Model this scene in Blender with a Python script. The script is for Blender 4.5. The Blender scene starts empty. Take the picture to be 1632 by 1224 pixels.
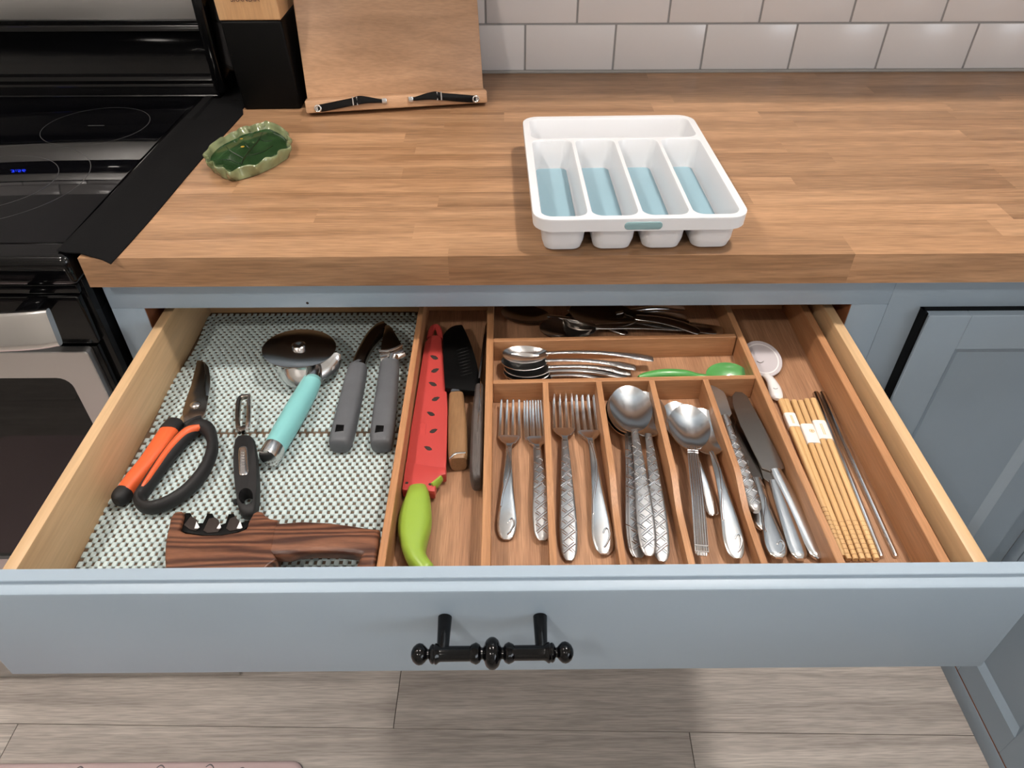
import bpy, bmesh, math, random
from mathutils import Vector as V, Matrix, Euler
random.seed(7)
sc = bpy.context.scene
COL = sc.collection

# ------------------------------------------------------------------ camera
FPX = 1156.4
CAM = V((-0.0326587, -1.3456670, 0.4163868))
PITCH, YAW, ROLL = 0.706436828, 0.00674992506, -0.00185435453
_cy, _sy, _cp, _sp = math.cos(YAW), math.sin(YAW), math.cos(PITCH), math.sin(PITCH)
_F = V((_sy*_cp, _cy*_cp, -_sp)); _r = V((_cy, -_sy, 0)); _u = _r.cross(_F)
_R = _r*math.cos(ROLL) + _u*math.sin(ROLL); _U = _u*math.cos(ROLL) - _r*math.sin(ROLL)
cam_d = bpy.data.cameras.new('camera'); cam_d.sensor_width = 36; cam_d.lens = 36*FPX/1632
cam_d.clip_start = 0.02
cam = bpy.data.objects.new('camera', cam_d); COL.objects.link(cam)
m = Matrix((_R, _U, -_F)).transposed().to_4x4(); m.translation = CAM
cam.matrix_world = m
sc.camera = cam

# ------------------------------------------------------------------ light and exposure
sc.view_settings.view_transform = 'Standard'; sc.view_settings.look = 'None'
sc.view_settings.gamma = 1; sc.view_settings.use_curve_mapping = False
sc.view_settings.exposure = 0.08
w = bpy.data.worlds.new('world'); sc.world = w; w.use_nodes = True
w.node_tree.nodes['Background'].inputs[0].default_value = (0.6, 0.68, 0.8, 1)
w.node_tree.nodes['Background'].inputs[1].default_value = 0.05
CEIL = 1.52
LAMPS = [(-0.95, -0.80, 235), (0.52, -0.74, 375), (-0.95, -2.1, 270), (0.52, -2.1, 70)]
LAMPCOL = (255, 246, 237)
_d = bpy.data.lights.new('cool_side_fill', 'AREA'); _d.shape = 'RECTANGLE'; _d.size = 1.4; _d.size_y = 1.0  # added cool fill from the right to brighten the room; no window there
_d.energy = 26; _d.color = (0.84, 0.92, 1.0)
_o = bpy.data.objects.new('cool_side_fill', _d); COL.objects.link(_o)
_o.location = (2.15, -2.6, 0.5); _o.rotation_euler = (math.radians(90), 0, math.radians(90))

# ------------------------------------------------------------------ geometry of the view: a pixel of the photograph met with a real plane
def ray(px, py): return _F + _R*((px-816)/FPX) + _U*((612-py)/FPX)
def PZ(px, py, z): d = ray(px, py); return CAM + d*((z-CAM.z)/d.z)
def PY(px, py, y): d = ray(px, py); return CAM + d*((y-CAM.y)/d.y)
def PX(px, py, x): d = ray(px, py); return CAM + d*((x-CAM.x)/d.x)
def mpp(p): return (p-CAM).dot(_F)/FPX            # metres per pixel at a point

# ------------------------------------------------------------------ objects
def wl(o):
    t = V((0, 0, 0))
    while o: t = t + o.location; o = o.parent
    return t
def props(o, label=None, cat=None, group=None, kind=None):
    if label: o['label'] = label
    if cat: o['category'] = cat
    if group: o['group'] = group
    if kind: o['kind'] = kind
    return o
def finish(bm, name, mat, angle=35):
    bmesh.ops.recalc_face_normals(bm, faces=bm.faces)
    me = bpy.data.meshes.new(name); bm.to_mesh(me); bm.free()
    if mat: me.materials.append(mat)
    me.shade_smooth(); me.set_sharp_from_angle(angle=math.radians(angle))
    return me
def part(name, bm, mat, parent, local=False, angle=35, **k):
    me = finish(bm, name, mat, angle)
    if not local: me.transform(Matrix.Translation(-wl(parent)))
    o = bpy.data.objects.new(name, me); COL.objects.link(o); o.parent = parent
    return props(o, **k)
def solo(name, bm, mat, label=None, cat=None, group=None, kind=None, angle=35):
    me = finish(bm, name, mat, angle)
    xs = [v.co for v in me.vertices]
    c = V(((min(v.x for v in xs)+max(v.x for v in xs))/2, (min(v.y for v in xs)+max(v.y for v in xs))/2, min(v.z for v in xs)))
    me.transform(Matrix.Translation(-c))
    o = bpy.data.objects.new(name, me); COL.objects.link(o); o.location = c
    return props(o, label, cat, group, kind)
def thing(name, label, cat, loc=(0, 0, 0), group=None, kind=None):
    o = bpy.data.objects.new(name, None); o.empty_display_size = 0.03; COL.objects.link(o); o.location = loc
    return props(o, label, cat, group, kind)

# ------------------------------------------------------------------ shapes
def join(*bms):
    a = bms[0]
    for b in bms[1:]:
        t = bpy.data.meshes.new('tmp'); b.to_mesh(t); b.free(); a.from_mesh(t); bpy.data.meshes.remove(t)
    return a
def box(x0, x1, y0, y1, z0, z1, bev=0.0, seg=2):
    bm = bmesh.new()
    vs = [bm.verts.new((x, y, z)) for x in (x0, x1) for y in (y0, y1) for z in (z0, z1)]
    for f in ((0,1,3,2),(4,6,7,5),(0,4,5,1),(2,3,7,6),(0,2,6,4),(1,5,7,3)): bm.faces.new([vs[i] for i in f])
    bmesh.ops.recalc_face_normals(bm, faces=bm.faces)
    if bev: bmesh.ops.bevel(bm, geom=bm.edges[:], offset=bev, segments=seg, affect='EDGES', profile=0.5)
    return bm
def beam(a, b, th, z0a, z0b=None, bev=0.0006):
    """board standing on edge from a to b (top centre points), thickness th, bottom z0"""
    z0b = z0a if z0b is None else z0b
    d = V((b.x-a.x, b.y-a.y, 0)).normalized(); s = V((-d.y, d.x, 0))*th/2
    bm = bmesh.new(); vs = []
    for p, z0 in ((a, z0a), (b, z0b)):
        vs += [bm.verts.new(p-s), bm.verts.new(p+s), bm.verts.new(V((p.x, p.y, z0))+s), bm.verts.new(V((p.x, p.y, z0))-s)]
    for f in ((0,1,2,3),(7,6,5,4),(0,4,5,1),(1,5,6,2),(2,6,7,3),(3,7,4,0)): bm.faces.new([vs[i] for i in f])
    bmesh.ops.recalc_face_normals(bm, faces=bm.faces)
    if bev: bmesh.ops.bevel(bm, geom=bm.edges[:], offset=bev, segments=1, affect='EDGES')
    return bm
def prism(pts, th, bev=0.0, seg=2, direction=V((0, 0, -1))):
    """solid with outline pts (its upper face) and thickness th"""
    bm = bmesh.new()
    top = [bm.verts.new(p) for p in pts]; bot = [bm.verts.new(V(p)+direction*th) for p in pts]
    f1 = bm.faces.new(top); f2 = bm.faces.new(bot[::-1]); n = len(pts)
    for i in range(n): bm.faces.new((top[i], bot[i], bot[(i+1) % n], top[(i+1) % n]))
    bmesh.ops.recalc_face_normals(bm, faces=bm.faces)
    if bev:
        es = [e for e in bm.edges if (e.verts[0] in top and e.verts[1] in top) or (e.verts[0] in bot and e.verts[1] in bot)]
        bmesh.ops.bevel(bm, geom=es, offset=bev, segments=seg, affect='EDGES', profile=0.5)
    bmesh.ops.triangulate(bm, faces=[f for f in bm.faces if len(f.verts) > 4])
    return bm
def cat(pts, m=6, closed=False):
    """Catmull-Rom through tuples of any length"""
    n = len(pts); out = []
    g = (lambda i: pts[i % n]) if closed else (lambda i: pts[max(0, min(n-1, i))])
    for i in range(n if closed else n-1):
        p0, p1, p2, p3 = g(i-1), g(i), g(i+1), g(i+2)
        for k in range(m):
            t = k/m
            out.append(tuple(0.5*(2*b+(c-a)*t+(2*a-5*b+4*c-d)*t*t+(3*b-a-3*c+d)*t**3) for a, b, c, d in zip(p0, p1, p2, p3)))
    if not closed: out.append(tuple(pts[-1]))
    return out
def sweep(st, n=12, up=V((0, 0, 1)), closed=False, e=2.0, m=5, smooth=True):
    """st: (x,y,z,half width,half thickness) stations; superellipse section of exponent e"""
    if smooth: st = cat(st, m, closed)
    bm = bmesh.new(); rings = []; N = len(st)
    for i, s in enumerate(st):
        p = V(s[:3])
        a = V(st[(i-1) % N][:3]) if (closed or i > 0) else p
        b = V(st[(i+1) % N][:3]) if (closed or i < N-1) else p
        t = (b-a).normalized(); side = t.cross(up)
        side = side.normalized() if side.length > 1e-6 else V((1, 0, 0))
        nn = side.cross(t)
        r = []
        for k in range(n):
            an = 2*math.pi*k/n; c, q = math.cos(an), math.sin(an)
            c = math.copysign(abs(c)**(2/e), c); q = math.copysign(abs(q)**(2/e), q)
            r.append(bm.verts.new(p + side*(c*max(s[3], 1e-5)) + nn*(q*max(s[4], 1e-5))))
        rings.append(r)
    for i in range(N if closed else N-1):
        A, B = rings[i], rings[(i+1) % N]
        for k in range(n): bm.faces.new((A[k], A[(k+1) % n], B[(k+1) % n], B[k]))
    if not closed:
        bm.faces.new(rings[0][::-1]); bm.faces.new(rings[-1])
    return bm
def rod(a, b, r, n=12, r2=None):
    r2 = r if r2 is None else r2; a, b = V(a), V(b)
    up = V((0, 0, 1)) if abs((b-a).normalized().z) < 0.9 else V((0, 1, 0))
    return sweep([(*a, r, r), (*b, r2, r2)], n, up, smooth=False)
def lathe(prof, base, axis='Z', n=24):
    """prof: (height, radius) along the axis from base"""
    bm = bmesh.new(); rings = []
    for h, r in prof:
        ring = []
        for k in range(n):
            a = 2*math.pi*k/n; c, s = math.cos(a)*max(r, 1e-5), math.sin(a)*max(r, 1e-5)
            co = (c, s, h) if axis == 'Z' else ((h, c, s) if axis == 'X' else (c, h, s))
            ring.append(bm.verts.new(V(base)+V(co)))
        rings.append(ring)
    for A, B in zip(rings, rings[1:]):
        for k in range(n): bm.faces.new((A[k], A[(k+1) % n], B[(k+1) % n], B[k]))
    bm.faces.new(rings[0][::-1]); bm.faces.new(rings[-1])
    return bm
def rrect(x0, x1, y0, y1, r, z, k=6):
    """rounded rectangle loop; r one radius or four (x0y0, x1y0, x1y1, x0y1)"""
    rr = r if isinstance(r, (tuple, list)) else (r,)*4
    out = []
    for (cx, sx, cyy, sy, a0), q in zip(((x0, 1, y0, 1, 180), (x1, -1, y0, 1, 270), (x1, -1, y1, -1, 0), (x0, 1, y1, -1, 90)), rr):
        for i in range(k+1):
            a = math.radians(a0+90*i/k)
            out.append(V((cx+sx*q+q*math.cos(a), cyy+sy*q+q*math.sin(a), z)))
    return out
def skin(bm, loops, cap0=False, cap1=False):
    R = [[bm.verts.new(p) for p in l] for l in loops]
    for A, B in zip(R, R[1:]):
        n = len(A)
        for k in range(n): bm.faces.new((A[k], A[(k+1) % n], B[(k+1) % n], B[k]))
    if cap0: bm.faces.new(R[0][::-1])
    if cap1: bm.faces.new(R[-1])
    return bm
def text_bm(s, size, mat4, depth=0.0002):
    cu = bpy.data.curves.new('t', 'FONT'); cu.body = s; cu.size = size; cu.extrude = depth
    cu.align_x = 'CENTER'; cu.align_y = 'CENTER'; cu.resolution_u = 3
    o = bpy.data.objects.new('t', cu); COL.objects.link(o)
    bpy.context.view_layer.update()
    me = bpy.data.meshes.new_from_object(o.evaluated_get(bpy.context.evaluated_depsgraph_get()))
    bpy.data.objects.remove(o); bpy.data.curves.remove(cu)
    me.transform(mat4); bm = bmesh.new(); bm.from_mesh(me); bpy.data.meshes.remove(me)
    return bm

# ------------------------------------------------------------------ materials
def lin(c):
    f = lambda v: v/12.92 if v <= 0.04045 else ((v+0.055)/1.055)**2.4
    return tuple(f(v/255) for v in c)+(1,)
def mat(name, col, rough=0.5, metal=0.0, spec=0.5, coat=0.0, emit=None, estr=0.0, trans=0.0, bump=0.0, bscale=300.0, var=0.0, vscale=20.0, alpha=1.0):
    m = bpy.data.materials.new(name); m.use_nodes = True; nt = m.node_tree; b = nt.nodes['Principled BSDF']
    c = lin(col)
    b.inputs['Base Color'].default_value = c; b.inputs['Roughness'].default_value = rough
    b.inputs['Metallic'].default_value = metal; b.inputs['Specular IOR Level'].default_value = spec
    b.inputs['Coat Weight'].default_value = coat; b.inputs['Coat Roughness'].default_value = 0.08
    b.inputs['Transmission Weight'].default_value = trans
    if emit: b.inputs['Emission Color'].default_value = lin(emit); b.inputs['Emission Strength'].default_value = estr
    L = nt.links.new
    if bump or var:
        tc = nt.nodes.new('ShaderNodeNewGeometry')
    if var:
        n = nt.nodes.new('ShaderNodeTexNoise'); n.inputs['Scale'].default_value = vscale; n.inputs['Detail'].default_value = 5
        L(tc.outputs['Position'], n.inputs['Vector'])
        mr = nt.nodes.new('ShaderNodeMapRange'); mr.inputs[1].default_value = 0.3; mr.inputs[2].default_value = 0.7
        mr.inputs[3].default_value = 1-var; mr.inputs[4].default_value = 1+var
        L(n.outputs['Fac'], mr.inputs[0])
        mx = nt.nodes.new('ShaderNodeVectorMath'); mx.operation = 'SCALE'; mx.inputs[0].default_value = c[:3]
        L(mr.outputs[0], mx.inputs['Scale']); L(mx.outputs[0], b.inputs['Base Color'])
    if bump:
        n = nt.nodes.new('ShaderNodeTexNoise'); n.inputs['Scale'].default_value = bscale; n.inputs['Detail'].default_value = 3
        L(tc.outputs['Position'], n.inputs['Vector'])
        bp = nt.nodes.new('ShaderNodeBump'); bp.inputs['Strength'].default_value = bump; bp.inputs['Distance'].default_value = 0.001
        L(n.outputs['Fac'], bp.inputs['Height']); L(bp.outputs[0], b.inputs['Normal'])
    return m
def wood(name, c0, c1, axis='X', rough=0.45, stretch=14.0, scale=22.0, fine=0.25, rand=0.35, dist=0.6, coat=0.0, spec=0.4, wave=0.0, wscale=60.0, wdist=3.0, shift=1.0):
    """grain stretched along one axis; every piece gets its own shade and its own stretch of grain"""
    m = bpy.data.materials.new(name); m.use_nodes = True; nt = m.node_tree; N = nt.nodes.new; L = nt.links.new
    b = nt.nodes['Principled BSDF']; b.inputs['Roughness'].default_value = rough; b.inputs['Coat Weight'].default_value = coat
    b.inputs['Specular IOR Level'].default_value = spec
    g = N('ShaderNodeNewGeometry'); oi = N('ShaderNodeObjectInfo')
    off = N('ShaderNodeVectorMath'); off.operation = 'SCALE'; off.inputs[0].default_value = (13.1*shift, 7.7*shift, 5.3*shift); L(oi.outputs['Random'], off.inputs['Scale'])
    ad = N('ShaderNodeVectorMath'); ad.operation = 'ADD'; L(g.outputs['Position'], ad.inputs[0]); L(off.outputs[0], ad.inputs[1])
    mp = N('ShaderNodeMapping'); s = [1.0, 1.0, 1.0]; s['XYZ'.index(axis)] = 1/stretch; mp.inputs['Scale'].default_value = s
    L(ad.outputs[0], mp.inputs['Vector'])
    n1 = N('ShaderNodeTexNoise'); n1.inputs['Scale'].default_value = scale; n1.inputs['Detail'].default_value = 6; n1.inputs['Distortion'].default_value = dist
    n2 = N('ShaderNodeTexNoise'); n2.inputs['Scale'].default_value = scale*14; n2.inputs['Detail'].default_value = 3
    L(mp.outputs[0], n1.inputs['Vector']); L(mp.outputs[0], n2.inputs['Vector'])
    src = n1.outputs['Fac']
    if wave:
        wv = N('ShaderNodeTexWave'); wv.inputs['Scale'].default_value = wscale; wv.inputs['Distortion'].default_value = wdist
        wv.inputs['Detail'].default_value = 2; wv.inputs['Detail Scale'].default_value = 0.6
        wv.bands_direction = 'Y' if axis != 'Y' else 'X'; L(mp.outputs[0], wv.inputs['Vector'])
        mw = N('ShaderNodeMix'); mw.inputs['Factor'].default_value = wave; L(n1.outputs['Fac'], mw.inputs['A']); L(wv.outputs['Fac'], mw.inputs['B'])
        src = mw.outputs['Result']
    cr = N('ShaderNodeValToRGB'); cr.color_ramp.elements[0].position = 0.3; cr.color_ramp.elements[1].position = 0.7
    cr.color_ramp.elements[0].color = lin(c0); cr.color_ramp.elements[1].color = lin(c1); L(src, cr.inputs[0])
    f = N('ShaderNodeMapRange'); f.inputs[1].default_value = 0.35; f.inputs[2].default_value = 0.65; f.inputs[3].default_value = 1-fine; f.inputs[4].default_value = 1+fine*0.6
    L(n2.outputs['Fac'], f.inputs[0])
    rv = N('ShaderNodeMapRange'); rv.inputs[3].default_value = 1-rand; rv.inputs[4].default_value = 1+rand*0.7; L(oi.outputs['Random'], rv.inputs[0])
    mu = N('ShaderNodeMath'); mu.operation = 'MULTIPLY'; L(f.outputs[0], mu.inputs[0]); L(rv.outputs[0], mu.inputs[1])
    sc_ = N('ShaderNodeVectorMath'); sc_.operation = 'SCALE'; L(cr.outputs[0], sc_.inputs[0]); L(mu.outputs[0], sc_.inputs['Scale'])
    L(sc_.outputs[0], b.inputs['Base Color'])
    bp = N('ShaderNodeBump'); bp.inputs['Strength'].default_value = 0.12; bp.inputs['Distance'].default_value = 0.001
    L(n2.outputs['Fac'], bp.inputs['Height']); L(bp.outputs[0], b.inputs['Normal'])
    return m
def ribbed_metal(name, col, rough, axis=0, period=0.0022, strength=0.8):
    m = bpy.data.materials.new(name); m.use_nodes = True; nt = m.node_tree; N = nt.nodes.new; L = nt.links.new
    b = nt.nodes['Principled BSDF']; b.inputs['Metallic'].default_value = 1; b.inputs['Roughness'].default_value = rough
    b.inputs['Base Color'].default_value = lin(col)
    tc = N('ShaderNodeTexCoord'); sx = N('ShaderNodeSeparateXYZ'); L(tc.outputs['Object'], sx.inputs[0])
    a = N('ShaderNodeMath'); a.operation = 'MULTIPLY'; a.inputs[1].default_value = 2*math.pi/period; L(sx.outputs[axis], a.inputs[0])
    s = N('ShaderNodeMath'); s.operation = 'SINE'; L(a.outputs[0], s.inputs[0])
    bp = N('ShaderNodeBump'); bp.inputs['Strength'].default_value = strength; bp.inputs['Distance'].default_value = 0.0006
    L(s.outputs[0], bp.inputs['Height']); L(bp.outputs[0], b.inputs['Normal'])
    return m
def ornate_metal(name, col, rough):
    m = mat(name, col, rough, 1.0, bump=1.0, bscale=420); return m

M = {}
M['paint'] = mat('blue_grey_paint', (148, 164, 178), 0.42, bump=0.08, bscale=90, var=0.03, vscale=8)
M['tile'] = mat('white_glazed_tile', (214, 210, 210), 0.22, bump=0.03, bscale=12)
M['grout'] = mat('grey_grout', (146, 144, 144), 0.9, bump=0.3)
M['stave'] = wood('butcher_block', (138, 102, 72), (182, 142, 107), 'X', 0.40, 14, 26, 0.20, 0.15, coat=0.08)
M['bamboo'] = wood('bamboo', (162, 114, 77), (188, 140, 101), 'Y', 0.42, 30, 60, 0.14, 0.10)
M['bamboo_x'] = wood('bamboo_cross', (162, 114, 77), (188, 140, 101), 'X', 0.42, 30, 60, 0.14, 0.10)
M['bamboo_floor'] = wood('bamboo_base', (150, 110, 82), (178, 136, 104), 'Y', 0.5, 30, 70, 0.2, 0.06)
M['birch'] = wood('birch_drawer_side', (186, 152, 112), (206, 172, 132), 'Y', 0.42, 20, 18, 0.08, 0.05)
M['birch_x'] = wood('birch_drawer_back', (180, 142, 102), (198, 160, 120), 'X', 0.42, 20, 18, 0.08, 0.05)
M['ply'] = wood('drawer_bottom', (82, 66, 52), (104, 84, 66), 'X', 0.6, 16, 18, 0.12, 0.05)
M['rawframe'] = wood('raw_frame_edge', (120, 74, 48), (150, 96, 62), 'Z', 0.6, 10, 20, 0.1, 0.05)
M['board'] = wood('bamboo_board', (168, 130, 98), (194, 154, 120), 'X', 0.42, 40, 36, 0.10, 0.04)
M['plank'] = wood('grey_oak_plank', (168, 159, 152), (205, 196, 188), 'X', 0.5, 18, 26, 0.20, 0.08, dist=1.2)
M['walnut'] = wood('walnut_print', (66, 38, 27), (122, 80, 58), 'X', 0.38, 6, 46, 0.12, 0.0, dist=2.2, wave=0.42, wscale=44, wdist=20, shift=0.0)
M['beech'] = wood('beech_block', (196, 152, 108), (210, 168, 124), 'Z', 0.45, 14, 30, 0.08, 0.0)
M['handlewood'] = wood('olive_wood_handle', (120, 88, 58), (150, 114, 80), 'Y', 0.45, 10, 40, 0.1, 0.0)
M['greywood'] = wood('dark_grey_wood', (52, 46, 44), (92, 84, 80), 'Y', 0.5, 16, 60, 0.25, 0.0)
M['chop'] = wood('chopstick_bamboo', (200, 160, 108), (218, 180, 130), 'Y', 0.45, 40, 60, 0.08, 0.08)
M['burn'] = mat('burnt_ring', (150, 104, 62), 0.7)
M['steel'] = mat('polished_steel', (222, 220, 219), 0.17, 1.0)
M['satin'] = mat('satin_steel', (216, 215, 214), 0.20, 1.0)
M['woven'] = mat('lattice_steel', (176, 174, 173), 0.32, 1.0)
M['ribbed'] = ribbed_metal('ribbed_steel', (205, 203, 202), 0.2)
M['ornate'] = ornate_metal('ornate_steel', (190, 188, 186), 0.25)
M['brushed'] = ribbed_metal('brushed_steel', (196, 195, 194), 0.36, 2, 0.0011, 0.05)
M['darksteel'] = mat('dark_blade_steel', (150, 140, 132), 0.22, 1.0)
M['black'] = mat('black_enamel', (6, 6, 7), 0.09, spec=0.35)
M['glass'] = mat('black_cooktop_glass', (5, 5, 7), 0.03, spec=0.3)
M['ring'] = mat('burner_print', (60, 60, 60), 0.3)
M['silicone'] = mat('black_silicone', (6, 6, 7), 0.75, spec=0.15, bump=0.1, bscale=600)
M['blackmatte'] = mat('matte_black', (4, 4, 4), 0.5, spec=0.12, bump=0.05, bscale=700)
M['blackgloss'] = mat('gloss_black_metal', (4, 4, 5), 0.12, spec=0.3)
M['blackrubber'] = mat('soft_black_rubber', (26, 25, 26), 0.6, spec=0.4)
M['orange'] = mat('orange_grip', (222, 96, 50), 0.42)
M['teal'] = mat('teal_handle', (126, 188, 188), 0.38)
M['greygrip'] = mat('grey_rubber_grip', (86, 88, 92), 0.62, bump=0.1, bscale=500, var=0.06, vscale=60)
M['red'] = mat('red_sheath', (180, 64, 60), 0.4)
M['lime'] = mat('lime_green_handle', (140, 168, 62), 0.35)
M['greenspoon'] = mat('green_plastic', (78, 150, 76), 0.3, coat=0.2)
M['white'] = mat('white_plastic', (216, 217, 220), 0.3)
M['tealpad'] = mat('soft_teal_liner', (136, 166, 178), 0.45)
M['tealtab'] = mat('soft_teal_tab', (124, 154, 158), 0.5)
M['liner'] = mat('pale_aqua_foam', (188, 203, 203), 0.85, spec=0.2)
M['glaze'] = mat('dark_green_glaze', (40, 66, 36), 0.12, coat=0.6, var=0.35, vscale=50, bump=0.15, bscale=60)
M['rimglaze'] = mat('pale_green_glaze', (120, 128, 92), 0.2, coat=0.5, var=0.2, vscale=60)
M['vein'] = mat('leaf_vein_glaze', (16, 34, 20), 0.2, coat=0.4)
M['speck'] = mat('amber_speck', (176, 140, 50), 0.3)
M['paper'] = mat('white_paper_band', (236, 230, 224), 0.7)
M['gold'] = mat('gold_print', (206, 170, 92), 0.5)
M['ceramic'] = mat('white_ceramic', (232, 230, 230), 0.2, coat=0.4)
M['ceramicgrey'] = mat('clear_plastic_rim', (196, 190, 194), 0.25)
M['print'] = mat('dark_print', (96, 72, 62), 0.6)
M['inkgrey'] = mat('grey_ink', (120, 112, 108), 0.6)
M['wall'] = mat('wall_paint', (206, 202, 196), 0.85)
M['ceil'] = mat('ceiling_paint', (230, 228, 224), 0.9)
M['clock'] = mat('blue_clock_digits', (10, 20, 120), 0.5, emit=(30, 60, 255), estr=14.0)
M['mat'] = mat('pink_mat', (208, 184, 184), 0.7, bump=0.1, bscale=200)
M['matline'] = mat('mat_print', (110, 104, 106), 0.7)
M['dark'] = mat('dark_interior', (40, 30, 26), 0.8)
M['seal'] = mat('grey_sealant', (150, 146, 142), 0.6)

# ================================================================== SETTING
FL = -0.912
floor = solo('floor', box(-2.4, 2.2, -3.7, 0.02, FL-0.06, FL-0.004), M['dark'], kind='structure')
# planks: 0.18 m wide, 1.22 m long, laid very slightly off square to the cabinets
PA = math.radians(-1.2); pc, ps = math.cos(PA), math.sin(PA); P0 = V((-0.24, -0.7488, 0))
unit = finish(box(-0.5, 0.5, -0.5, 0.5, -0.5, 0.5), 'plank', M['plank'])
joint = {0: -0.245, 1: 0.29, 2: -0.12, 3: 0.5}
for r in range(-2, 16):
    j = joint.get(r, random.uniform(-0.6, 0.6))
    for k in range(-2, 3):
        lx, ly = (j+0.61+1.22*k)-P0.x, 0.09-0.18*r
        cx, cyy = P0.x+lx*pc-ly*ps, P0.y+lx*ps+ly*pc
        if not (-2.9 < cx < 2.7): continue
        o = bpy.data.objects.new('plank', unit); COL.objects.link(o); o.parent = floor
        o.location = V((cx, cyy, FL-0.004))-floor.location; o.rotation_euler.z = PA; o.scale = (1.2185, 0.1788, 0.008)
solo('ceiling', box(-2.4, 2.2, -3.7, 0.02, CEIL, CEIL+0.05), M['ceil'], kind='structure')
wb = solo('wall_back', box(-2.4, 2.2, -0.0048, 0.06, FL, CEIL), M['grout'], kind='structure')
solo('wall_left', box(-2.46, -2.4, -3.7, 0.02, FL, CEIL), M['wall'], kind='structure')
solo('wall_right', box(2.2, 2.26, -3.7, 0.02, FL, CEIL), M['wall'], kind='structure')
solo('wall_front', box(-2.4, 2.2, -3.76, -3.7, FL, CEIL), M['wall'], kind='structure')
# subway tiles: pieces of the wall, 152 x 76 mm, running bond
wb_l = wl(wb)
tile_me = finish(box(-0.0762, 0.0762, -0.0066, -0.003, -0.0368, 0.0368, 0.0010, 2), 'tile', M['tile'])
for row in range(6):
    for k in range(-9, 10):
        x = 0.0778 + 0.1556*k - (0.0675 if row % 2 else 0.0)
        if not -1.35 < x < 1.35: continue
        o = bpy.data.objects.new('tile', tile_me); COL.objects.link(o); o.parent = wb
        o.location = V((x, 0, 0.0045+0.0369+0.0767*row))-wb_l
        o.rotation_euler = (random.uniform(-.002, .002), 0, random.uniform(-.002, .002))
solo('trim_1', sweep([(-0.51, -0.008, 0.002, 0.003, 0.003), (1.4, -0.008, 0.002, 0.003, 0.003)], 8, smooth=False), M['seal'], kind='structure')

# ------------------------------------------------------------------ ceiling lamps (above the frame; they light the scene)
for i, (x, y, p) in enumerate(LAMPS):
    t = thing('ceiling_light', ['round white dome lamp on the ceiling above the cooker', 'round white dome lamp on the ceiling above the worktop',
              'round white dome lamp on the ceiling out in the room on the cooker side', 'round white dome lamp on the ceiling out in the room before the drawers'][i], 'lamp', (x, y, CEIL-0.02))
    part('ceiling_plate', lathe([(0, 0.085), (-0.018, 0.082)], (x, y, CEIL-0.0005)), M['white'], t)
    dm = mat('lamp_diffuser', (255, 244, 228), 0.5, emit=LAMPCOL, estr=p)
    part('dome', lathe([(0, 0.066), (-0.015, 0.070), (-0.03, 0.066), (-0.045, 0.050), (-0.053, 0.025), (-0.055, 0.0)], (x, y, CEIL-0.0187), n=32), dm, t)

# ------------------------------------------------------------------ wall cabinet above the worktop: shades the back of it
wc = thing('wall_cabinet', 'blue grey wall cabinet hung above the back of the worktop', 'cabinet', (0.45, -0.17, 0.46))
part('carcass', box(-0.48, 1.40, -0.31, -0.009, 0.46, 1.25, 0.001), M['paint'], wc)
for i in range(4):
    x0 = -0.475+0.468*i
    part('door', box(x0, x0+0.462, -0.331, -0.312, 0.465, 1.245, 0.002), M['paint'], wc)

# ================================================================== WORKTOP
ct = thing('countertop', 'oiled butcher block worktop of many glued staves', 'worktop', (0.4, -0.32, -0.038))
W = 0.638/16
unit_s = finish(box(-0.5, 0.5, -0.5, 0.5, -0.5, 0.5), 'stave', M['stave'])
def stave(x0, x1, y0, y1):
    o = bpy.data.objects.new('stave', unit_s); COL.objects.link(o); o.parent = ct
    o.location = V(((x0+x1)/2, (y0+y1)/2, -0.019))-wl(ct); o.scale = (x1-x0, y1-y0, 0.038)
for r in range(16):
    x = -0.5105
    nxt = x + random.uniform(0.12, 0.42)
    while x < 1.42:
        nx = min(nxt, 1.42)
        if 1.42-nx < 0.1: nx = 1.42
        stave(x, nx, -0.638+W*r, -0.638+W*(r+1)); x = nx; nxt = x+random.uniform(0.28, 0.55)
for r in range(16):
    stave(0.775+W*r, 0.775+W*(r+1), -1.75, -0.6381)

# ================================================================== CABINETS
FY = -0.612          # face frame plane
OL, OR, OT, OB = -0.4745, 0.3875, -0.0855, -0.205
cab = thing('base_cabinet', 'blue grey base cabinet with its wide top drawer pulled open', 'cabinet', (-0.05, -0.3, FL))
part('top_rail', box(-0.5145, 0.432, FY, FY+0.02, OT, -0.038, 0.0008), M['paint'], cab)
part('stile', box(-0.5145, OL, FY, FY+0.02, FL, OT, 0.0008), M['paint'], cab)
part('stile', box(OR, 0.432, FY, FY+0.02, FL, OT, 0.0008), M['paint'], cab)
part('middle_rail', box(OL, OR, FY, FY+0.02, -0.245, OB, 0.0008), M['paint'], cab)
part('side_panel', box(-0.5145, -0.499, FY+0.02, -0.02, FL, -0.038), M['paint'], cab)
part('side_panel', box(0.418, 0.432, FY+0.02, -0.02, FL, -0.038), M['paint'], cab)
part('frame_edge', box(OL-0.0005, OL+0.0006, FY+0.001, FY+0.06, OB, OT-0.0004), M['rawframe'], cab, label='bare brown wood at the drawer opening')
part('frame_edge', box(OR-0.0006, OR+0.0005, FY+0.001, FY+0.06, OB, OT-0.0004), M['rawframe'], cab, label='bare brown wood at the drawer opening')
part('back_panel', box(-0.499, 0.418, -0.03, -0.02, FL, -0.038), M['dark'], cab)
part('lower_front', box(OL-0.008, OR+0.008, FY-0.02, FY-0.001, -0.80, -0.2265, 0.002), M['paint'], cab)
part('toe_board', box(-0.5145, 0.432, FY+0.02, FY+0.035, FL, -0.80), M['paint'], cab)
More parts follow.
